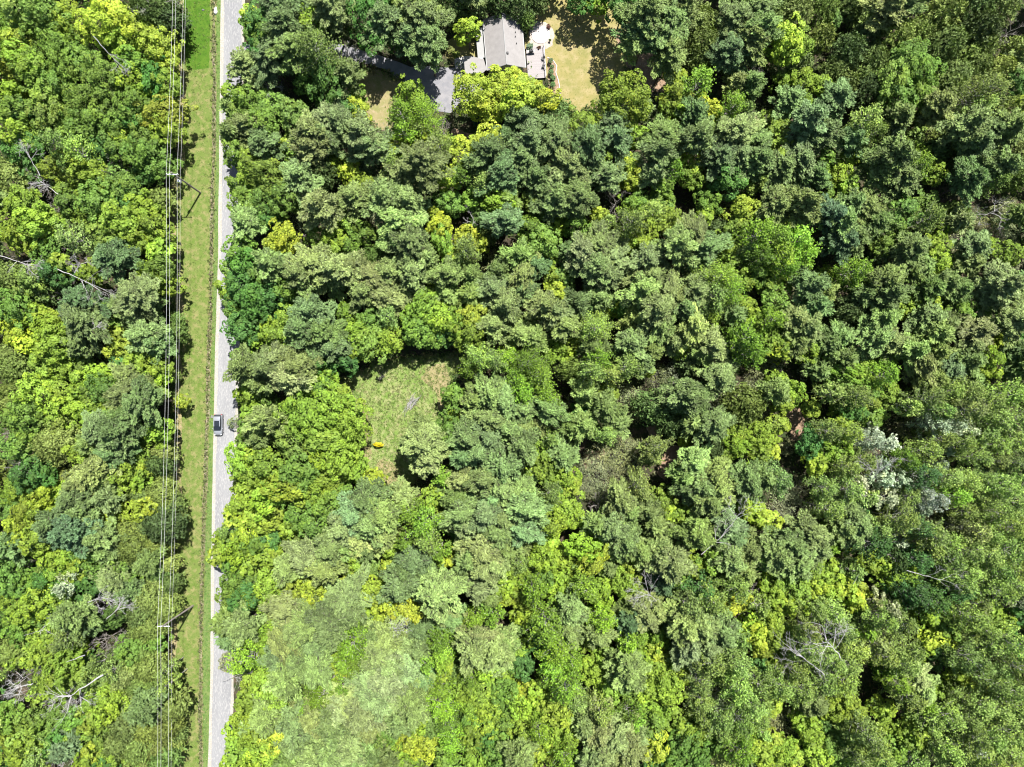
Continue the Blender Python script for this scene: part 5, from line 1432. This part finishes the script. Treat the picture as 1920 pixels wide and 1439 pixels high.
pot_plant(1028.5, 51, 'dark red leafy pot plant at the patio rim, upper right', (0.10, 0.035, 0.03, 1), 0.42)
pot_plant(1010.5, 91, 'dark brown pot plant between patio and deck', (0.07, 0.035, 0.02, 1), 0.42)
pot_plant(1031, 77, 'small green pot plant at the lower right patio rim', (0.07, 0.12, 0.03, 1), 0.25)

# garden bed along the deck: curved edging and small shrubs
edge_px = [(1026, 108), (1036, 112), (1044, 124), (1042, 136), (1046, 148), (1049, 162), (1050, 176), (1048, 190)]
m = MB()
m.tube([W(a, b, 0.04) for a, b in edge_px], 0.11, 6)
m.build('bed_edging', M_STONE, None, label='curved pale stone edging between garden bed and lawn', category='edging')
sheet('garden_bed', [(1026, 106), (1036, 112), (1044, 124), (1042, 136), (1046, 148), (1049, 162), (1050, 178), (1030, 178), (1027, 140)], 0.014, M_BAREEARTH, 4, 0.5, 62, kind='structure')
SH = PROTO[('M', 's')]
names_pos = ['topmost', 'second', 'third', 'fourth', 'lowest']
for i, (a, b, rr_) in enumerate(((1032, 116, .55), (1035, 127, .5), (1033, 138, .6), (1037, 149, .55), (1036, 161, .6))):
    p = W(a, b, 0.4)
    lab = f"{['uppermost','second','middle','fourth','lowest'][i]} small green shrub in the garden bed beside the deck"
    t = thing('garden_shrub', lab, 'shrub', (p.x, p.y, 0), i * 1.3, 'shrubs in the garden bed')
    s = rr_ / 1.6
    t.scale = (s, s, s * 0.55)
    o = put('crown', SH[i % 3]['crown'], t)
    o.color = (0.075, 0.12 + 0.01 * i, 0.05, 1)
    put('stems', SH[i % 3]['trunk'], t)
# small shrubs in front of the house
for i, (a, b, rr_, col, lab) in enumerate(((890, 66, .9, (.13, .10, .05, 1), 'brown-tinged shrub against the left wall of the house'), (876, 74, .6, (.05, .10, .05, 1), 'low dark shrub on the front lawn'), (856, 104, .8, (.14, .19, .03, 1), 'round bright shrub beside the porch landing'), (980, 70, .9, (.08, .11, .05, 1), 'dull green shrub between house and round patio'), (979, 52, 1.1, (.06, .10, .03, 1), 'dark leafy shrub at the right wall of the house'), (993, 88, .7, (.10, .16, .10, 1), 'pale green shrub beside the barbecue'), (846, 96, .8, (.16, .19, .05, 1), 'light green bush at the edge of the front lawn'))):
    p = W(a, b, 0.6)
    t = thing('garden_shrub', lab, 'shrub', (p.x, p.y, 0), i * 0.9, 'shrubs around the house')
    s = rr_ / 1.6
    t.scale = (s, s, s * 0.45)
    o = put('crown', SH[i % 3]['crown'], t)
    o.color = col
    put('stems', SH[i % 3]['trunk'], t)

# orange tub on the side lawn
p = W(739, 98, 0.3)
m = MB()
m.lathe([(0.22, 0), (0.30, 0.42), (0.33, 0.44), (0.33, 0.48), (0.27, 0.46), (0.24, 0.12)], (p.x, p.y, 0.01), 18)
m.build('orange_tub', principled('orange_plastic', (0.62, 0.24, 0.12), 0.5), None, label='round orange tub on the shaded lawn under the tall pine', category='tub')

# ------------------------------------------------------------------ road furniture: poles, wires, boulder
M_POLE = principled('weathered_pole', (0.27, 0.235, 0.205), 0.9, noise=(5, 0.7, 1.2), bump=(20, 0.5, 0.02))
M_GALV = principled('galvanised_metal', (0.62, 0.63, 0.64), 0.45, metal=0.3)
M_INS = principled('grey_porcelain', (0.60, 0.60, 0.62), 0.3)
M_WIRE = principled('bare_aluminium_wire', (0.7, 0.69, 0.66), 0.5)
POLE_H = 12.6
POLES = []
for (bx, by, ex0, ex1, lab, xf) in ((376, 362, 316, 339, 'upper wooden utility pole carrying a transformer, on the grass verge', True), (362, 1136, 298, 319, 'lower wooden utility pole without a transformer, on the grass verge', False)):
    b = W(bx, by, 0)
    top_px = (322, 321.8) if xf else (308, 1168.5)
    armL = W(ex0, top_px[1], 12.0)
    armR = W(ex1, top_px[1], 12.0)
    t = thing('utility_pole', lab, 'utility pole', (b.x, b.y, 0), 0, 'utility poles on the verge')
    m = MB()
    m.tube([(0, 0, -0.5), (0, 0, POLE_H * 0.5), (0, 0, POLE_H)], [0.19, 0.155, 0.12], 14)
    m.build('pole', M_POLE, t)
    xa, xb = -1.05, 1.05
    arm = MB().box((0, -0.19, 12.0), (2.2, 0.11, 0.13)).build('crossarm', M_GALV, t, bevel=0.01)
    m = MB()
    m.tube([(-0.65, -0.14, 12.0), (0, -0.12, 11.35)], 0.02, 5)
    m.tube([(0.65, -0.14, 12.0), (0, -0.12, 11.35)], 0.02, 5)
    m.build('brace', M_GALV, t)
    for x in (-1.0, -0.42, 1.0):
        m = MB()
        m.lathe([(0.03, 0), (0.035, 0.1), (0.085, 0.12), (0.09, 0.17), (0.05, 0.19), (0.075, 0.22), (0.07, 0.27), (0.03, 0.30)], (x, -0.19, 12.06), 12)
        m.build('insulator', M_INS, t)
    if xf:
        m = MB()
        m.lathe([(0.20, 0), (0.26, 0.05), (0.26, 0.85), (0.27, 0.86), (0.27, 0.90), (0.12, 0.97)], (-0.30, -0.42, 8.1), 18)
        tr = m.build('transformer', M_GALV, t)
        for k in (-1, 1):
            m = MB()
            m.lathe([(0.03, 0), (0.06, 0.04), (0.035, 0.08), (0.06, 0.12), (0.03, 0.2)], (-0.30 + k * 0.12, -0.42, 9.05), 8)
            m.build('bushing', M_INS, tr)
        MB().box((-0.12, -0.22, 8.5), (0.25, 0.15, 0.5)).build('mounting_bracket', M_GALV, t)
    POLES.append(b)


def wire(dx, dy, z, sag, rad, label):
    """From beyond the top of the view over both poles and on beyond the bottom."""
    A, B = POLES
    step = B - A
    ends = [A - step, A, B, B + step]
    pts = []
    for i in range(3):
        for k in range(25):
            t = k / 25
            p = ends[i] + (ends[i + 1] - ends[i]) * t
            pts.append((p.x + dx, p.y + dy, z - sag * 4 * t * (1 - t)))
    p = ends[3]
    pts.append((p.x + dx, p.y + dy, z))
    m = MB()
    m.tube([q for q in pts if -105 < q[1] < 105], rad, 5)
    m.build('power_line_wire', M_WIRE, None, label=label, category='power line', group='wires strung along the verge')


wire(-1.0, -0.19, 12.37, 1.3, 0.014, 'outermost left overhead wire on the crossarm ends')
wire(-0.42, -0.19, 12.37, 1.3, 0.014, 'second overhead wire from the left, nearest the outermost one')
wire(1.0, -0.19, 12.37, 1.2, 0.013, 'overhead wire on the right end of the crossarms')
wire(0.16, 0.0, 9.3, 0.9, 0.010, 'lower overhead wire strung on the pole sides, nearest the grass')

r_ = random.Random(5)


def boulder(px, py, s, mat, label, seed):
    p = W(px, py, s[2] * 0.4)
    bm = bmesh.new()
    bmesh.ops.create_icosphere(bm, subdivisions=3, radius=1.0)
    rr = random.Random(seed)
    ph = [rr.uniform(0, 6) for _ in range(6)]
    for v in bm.verts:
        c = v.co.copy()
        f = 1 + 0.13 * math.sin(3 * c.x + ph[0]) + 0.12 * math.sin(4 * c.y + ph[1]) + 0.08 * math.sin(7 * c.z + ph[2] + 3 * c.x)
        v.co = Vector((c.x * s[0] * f, c.y * s[1] * f, max(-0.2, c.z) * s[2] * f))
    me = bpy.data.meshes.new('boulder')
    bm.to_mesh(me)
    bm.free()
    me.materials.append(mat)
    put('boulder', me, None, (p.x, p.y, 0.0), None, None, label, 'boulder')


M_ROCK = principled('white_limestone', (0.70, 0.68, 0.66), 0.85, noise=(3, 0.75, 1.1), bump=(6, 0.6, 0.05))
M_ROCKD = principled('grey_stone', (0.16, 0.16, 0.15), 0.9, noise=(4, 0.7, 1.2))
boulder(404, 20.5, (0.42, 0.75, 0.42), M_ROCK, 'white boulder in the ditch beside the road', 3)
boulder(380.5, 19, (0.32, 0.18, 0.2), M_ROCKD, 'small dark grey stone lying in the lush grass', 4)
boulder(397, 782, (0.22, 0.3, 0.2), M_ROCKD, 'small grey stone in the ditch level with the car', 6)

# fallen and leaning dead stems
def dead_stem(p0, z0, p1, z1, rad, label, nb=0, seed=1, mat=None, name='dead_log', fork=1.0):
    r2 = np.random.default_rng(seed)
    a, b = W(*p0, z0), W(*p1, z1)
    t = thing(name, label, 'dead tree', (a.x, a.y, 0))
    A = np.array(a - Vector((a.x, a.y, 0)))
    B = np.array(b - Vector((a.x, a.y, 0)))
    n = 6
    pts = [A + (B - A) * i / n + (r2.normal(size=3) * 0.06 * np.linalg.norm(B - A) / 6 if 0 < i < n else 0) for i in range(n + 1)]
    m = MB()
    rad = rad * 0.62
    m.tube([Vector(p) for p in pts], [rad * (1 - 0.7 * i / n) for i in range(n + 1)], 8)
    nb = nb + (2 if 0 < nb < 6 else 0)
    m.build('stem', mat or M_DEADWOOD, t)
    d = unit(B - A)
    for i in range(nb):
        out = []
        q = pts[n] - (B - A) * r2.uniform(0.0, 0.45)
        nd = unit(d + r2.normal(size=3) * 0.55)
        branch_tree(r2, q, nd, np.linalg.norm(B - A) * 0.38 * fork, max(0.03, rad * 0.5), 3, out, 0.55, (2, 5), 0.3, 0.6, 0.0)
        v, q4 = tubes_np(out, 4)
        put('branch', mesh_np('branch', v, q4, mat or M_DEADWOOD), t)


dead_stem((193, 1266), 14, (128, 1308), 13, 0.24, 'long fallen dead trunk with a spray of bare branches on cedars', 6, 11)
dead_stem((159, 1229), 13.5, (124, 1242), 12.5, 0.14, 'short pale snapped trunk above the fallen dead trunk', 0, 12)
dead_stem((62, 1282), 13, (30, 1290), 13.5, 0.13, 'bushy dead treetop left of the fallen dead trunk', 7, 13, fork=1.6)
dead_stem((336, 32), 0.3, (292, -4), 10, 0.14, 'pale leaning trunk crossing under the wires in the corner', 2, 14, M_PALEBARK, 'leaning_tree')
dead_stem((314, 20), 4.5, (288, -6), 11, 0.10, 'thin grey leaning trunk beside the paler one', 1, 15, M_DEADWOOD, 'leaning_tree')
dead_stem((338, 46), 0.15, (341, 63), 0.25, 0.08, 'short pale branch lying at the verge edge', 0, 16, M_PALEBARK, 'dead_stick')
dead_stem((175, 68), 15.5, (217, 114), 13.5, 0.10, 'thin dead trunk fallen across maple crowns, upper left wood', 2, 17)
dead_stem((108, 505), 13.5, (176, 535), 12.5, 0.13, 'long dead trunk across the crowns of the log jam', 4, 18)
dead_stem((140, 512), 13, (150, 492), 14.5, 0.14, 'short forked snag standing at the log jam', 3, 19, fork=1.3)
dead_stem((0, 480), 12.5, (52, 496), 12, 0.12, 'grey dead treetop lying at the left edge', 5, 20)
dead_stem((75, 330), 11.5, (50, 285), 13.5, 0.11, 'leaning dead stem with long grey branches, far left', 4, 21)
dead_stem((110, 365), 10.5, (75, 340), 11.5, 0.12, 'bundle of grey dead limbs below the far left leaning stem', 5, 22)
dead_stem((163, 622), 13, (185, 612), 13.5, 0.08, 'small white forked branch in dark pines near the verge', 3, 23)
dead_stem((1315, 1040), 10.5, (1360, 1000), 13, 0.14, 'pale leaning dead tree, lower part of the stem', 2, 24, M_DEADWOOD, 'leaning_tree')
dead_stem((1350, 1010), 12.5, (1386, 963), 15.5, 0.10, 'pale leaning dead tree, slender upper stem', 2, 25, M_DEADWOOD, 'leaning_tree')
dead_stem((1583, 1240), 14.5, (1548, 1200), 18, 0.20, 'larger forked pale snag with antler-like branches', 8, 26, fork=1.25, name='snag')
dead_stem((1545, 1265), 14, (1505, 1232), 17, 0.17, 'smaller forked pale snag left of the larger one', 6, 27, fork=1.2, name='snag')
dead_stem((1700, 1070), 12.5, (1765, 1088), 13, 0.10, 'thin arched white branch in the dark aspens', 2, 28)
dead_stem((1600, 1095), 12.5, (1610, 1078), 14.5, 0.10, 'short pale stub above the bright yellow-green maples', 0, 29, name='snag')
dead_stem((45, 1192), 10.5, (88, 1180), 12.5, 0.05, 'slim grey dead stem in the lower left wood', 1, 30)
dead_stem((165, 1130), 12.5, (190, 1120), 14, 0.12, 'spiky white snag, upper of the pair', 7, 31, name='snag', fork=1.3)
dead_stem((200, 1160), 12.5, (222, 1142), 13.5, 0.11, 'spiky white snag, lower of the pair', 7, 32, name='snag', fork=1.3)
dead_stem((440, 1170), 3, (462, 1160), 4.5, 0.12, 'dark stubby leaning log beside the road', 3, 33, M_TWIG)
dead_stem((415, 1278), 2.5, (455, 1262), 6, 0.07, 'thin pale branch reaching out over the road', 3, 34)
dead_stem((738, 1180), 17.5, (750, 1178), 19.3, 0.06, 'pale broken top of a pine', 6, 35, name='snag', fork=2.0)
dead_stem((1232, 1128), 12.5, (1215, 1112), 13.5, 0.08, 'cluster of bare dead pine branches with radiating twigs', 7, 36, M_DEADWOOD, fork=2.5)
dead_stem((1636, 900), 11.5, (1650, 880), 15.5, 0.12, 'white-barked bough among the silver poplars', 6, 37, fork=1.5, name='snag')

# brush pile in the clearing
p = W(772, 756, 0.3)
bp = thing('brush_pile', 'heap of grey dead branches lying in the clearing', 'brush pile', (p.x, p.y, 0), 0.9)
r2 = np.random.default_rng(9)
for k in range(26):
    L = r2.uniform(1.2, 3.2)
    a = 0.25 * r2.normal()
    c_ = np.array([r2.normal() * 0.8, r2.normal() * 0.45, 0.12 + 0.03 * k * r2.uniform(0.3, 1)])
    out = []
    branch_tree(r2, c_ - np.array([math.cos(a), math.sin(a), 0]) * L / 2, (math.cos(a), math.sin(a), 0.02), L, 0.04, 1, out, 0.5, (2, 4), 0.2, 0.45, 0.0)
    v, q4 = tubes_np(out, 4)
    put('branch', mesh_np('branch', v, q4, M_DEADWOOD), bp)
# lone yellow sapling
p = W(709, 834, 1.0)
ysap = thing('sapling', 'lone bright yellow sapling standing in the clearing', 'sapling', (p.x, p.y, 0), 0.0)
arr = broad_crown(np.random.default_rng(3), 1.05, 1.9, 0.4, 22, 22, 0.2, clump=(.22, .36), yellow=1.0)
arr = (arr[0] * np.array([1, 0.5, 1]),) + arr[1:]
o = put('crown', leafy_mesh('sapling_crown', arr, M_LEAF), ysap)
o.color = (0.55, 0.50, 0.02, 1)
m = MB()
m.tube([(0, 0, -0.1), (0.02, 0, 0.7), (0, 0, 1.5)], [0.04, 0.03, 0.015], 6)
m.build('stem', M_BARK, ysap)

# ------------------------------------------------------------------ parked car
M_SILVER = principled('silver_paint', (0.27, 0.285, 0.31), 0.3, metal=0.35, spec=0.6)
M_TYRE = principled('tyre_rubber', (0.02, 0.02, 0.02), 0.8)
M_RIM = principled('alloy_rim', (0.5, 0.5, 0.52), 0.3, metal=0.8)
M_LAMP = principled('headlamp_glass', (0.75, 0.78, 0.8), 0.1)
M_RED = principled('tail_lamp_red', (0.45, 0.01, 0.01), 0.2)
pc = W(409.0, 797.2, 0.7)
car = thing('parked_car', 'small silver hatchback with a black glass roof parked on the roadside', 'car', (pc.x, pc.y, 0.024), math.radians(180))
# body stations along y: front at +y (rotated to face down the picture)
CL, CWd = 4.25, 1.74
ST = [(-2.10, 0.70, 0.30, 0.55, 0.60), (-2.04, 0.80, 0.22, 0.82, 0.90), (-1.85, 0.85, 0.20, 0.95, 1.00), (-1.2, 0.865, 0.19, 0.97, 0.98), (-0.3, 0.87, 0.19, 0.95, 0.96), (0.6, 0.87, 0.19, 0.93, 0.95),
      (1.05, 0.865, 0.19, 0.90, 0.96), (1.5, 0.85, 0.20, 0.82, 0.90), (1.85, 0.80, 0.22, 0.72, 0.80), (2.05, 0.66, 0.26, 0.60, 0.64), (2.13, 0.45, 0.32, 0.50, 0.52)]


def loft(stations, mat, name, parent, section):
    m = MB()
    k = None
    for st in stations:
        s = section(st)
        k = len(s)
        m.v += [(x, st[0], z) for x, z in s]
    for i in range(len(stations) - 1):
        for j in range(k):
            j2 = (j + 1) % k
            m.f.append((i * k + j, i * k + j2, (i + 1) * k + j2, (i + 1) * k + j))
    m.f.append(tuple(reversed(range(k))))
    m.f.append(tuple((len(stations) - 1) * k + j for j in range(k)))
    me = m.mesh(name, mat)
    bm = bmesh.new()
    bm.from_mesh(me)
    bmesh.ops.recalc_face_normals(bm, faces=bm.faces[:])
    bm.to_mesh(me)
    bm.free()
    me.polygons.foreach_set('use_smooth', np.ones(len(me.polygons), dtype=bool))
    return put(name, me, parent)


def body_sec(st):
    y, w, zb, zs, zt = st
    return [(-w * 0.92, zb), (-w, zb + 0.18), (-w, zs * 0.8), (-w * 0.96, zs), (-w * 0.80, zt), (-w * 0.35, zt + 0.03), (w * 0.35, zt + 0.03), (w * 0.80, zt), (w * 0.96, zs), (w, zs * 0.8), (w, zb + 0.18), (w * 0.92, zb)]


loft(ST, M_SILVER, 'body', car, body_sec)
# dark lower cladding and bumpers
loft([(-2.14, 0.72, 0.2), (-2.08, 0.84, 0.2), (-1.6, 0.89, 0.2), (1.5, 0.885, 0.2), (1.95, 0.80, 0.2), (2.12, 0.62, 0.2), (2.19, 0.40, 0.2)], M_BLACK, 'lower_cladding', car, lambda s: [(-s[1] * 0.96, 0.17), (-s[1], 0.28), (-s[1], 0.44), (-s[1] * 0.97, 0.48), (s[1] * 0.97, 0.48), (s[1], 0.44), (s[1], 0.28), (s[1] * 0.96, 0.17)])
# cabin: glasshouse and roof
GH = [(-1.98, 0.70, 1.00, 0.62, 1.06), (-1.70, 0.77, 0.98, 0.66, 1.34), (-1.25, 0.79, 0.98, 0.63, 1.45), (-0.4, 0.80, 0.97, 0.62, 1.49), (0.25, 0.79, 0.96, 0.62, 1.45), (0.75, 0.77, 0.96, 0.64, 1.20), (1.18, 0.72, 0.95, 0.62, 0.99)]
loft(GH, M_GLASSD, 'side_glass', car, lambda s: [(-s[1], s[2] - 0.05), (-s[3], s[4] - 0.03), (s[3], s[4] - 0.03), (s[1], s[2] - 0.05)])


def skin(ys, name, mat, xa, xb, lift=0.012):
    m = MB()
    for y in ys:
        zt = float(np.interp(y, [g[0] for g in GH], [g[4] for g in GH]))
        wt = float(np.interp(y, [g[0] for g in GH], [g[3] for g in GH]))
        for f in np.linspace(xa, xb, 5):
            m.v.append((wt * f, y, zt + lift - 0.03 * f * f - 0.012))
    for i in range(len(ys) - 1):
        for j in range(4):
            m.f.append((i * 5 + j, i * 5 + j + 1, (i + 1) * 5 + j + 1, (i + 1) * 5 + j))
    me = m.mesh(name, mat, smooth=True)
    return put(name, me, car)


skin(list(np.linspace(-1.72, -0.88, 6)), 'rear_roof', M_SILVER, -1.04, 1.04, 0.035)
skin(list(np.linspace(-0.85, 0.27, 6)), 'glass_roof', M_GLASSD, -0.82, 0.72, 0.030)
skin(list(np.linspace(-0.85, 0.27, 6)), 'roof_rail', M_SILVER, -1.05, -0.85, 0.035)
skin(list(np.linspace(-0.85, 0.27, 6)), 'roof_rail', M_SILVER, 0.75, 1.05, 0.035)
skin(list(np.linspace(0.30, 1.16, 6)), 'windshield', M_GLASSD, -0.95, 0.95, 0.02)
skin(list(np.linspace(-1.96, -1.74, 3)), 'rear_window', M_GLASSD, -0.9, 0.9, 0.02)
for sx in (-1, 1):
    MB().box((sx * 0.98, 0.72, 0.98), (0.20, 0.12, 0.13)).build('side_mirror', M_SILVER, car, bevel=0.03)
    MB().box((sx * 0.62, 1.93, 0.66), (0.28, 0.22, 0.10), -sx * 0.5).build('headlight', M_LAMP, car, bevel=0.02)
    MB().box((sx * 0.70, -2.06, 0.80), (0.22, 0.10, 0.16)).build('tail_light', M_RED, car, bevel=0.02)
    for y in (-1.32, 1.30):
        m = MB()
        m.tube([(sx * 0.66, y, 0.31), (sx * 0.88, y, 0.31)], 0.31, 22)
        wh = m.build('wheel', M_TYRE, car, bevel=0.0)
        m = MB()
        m.tube([(sx * 0.80, y, 0.31), (sx * 0.895, y, 0.31)], 0.20, 16)
        m.build('rim', M_RIM, wh)
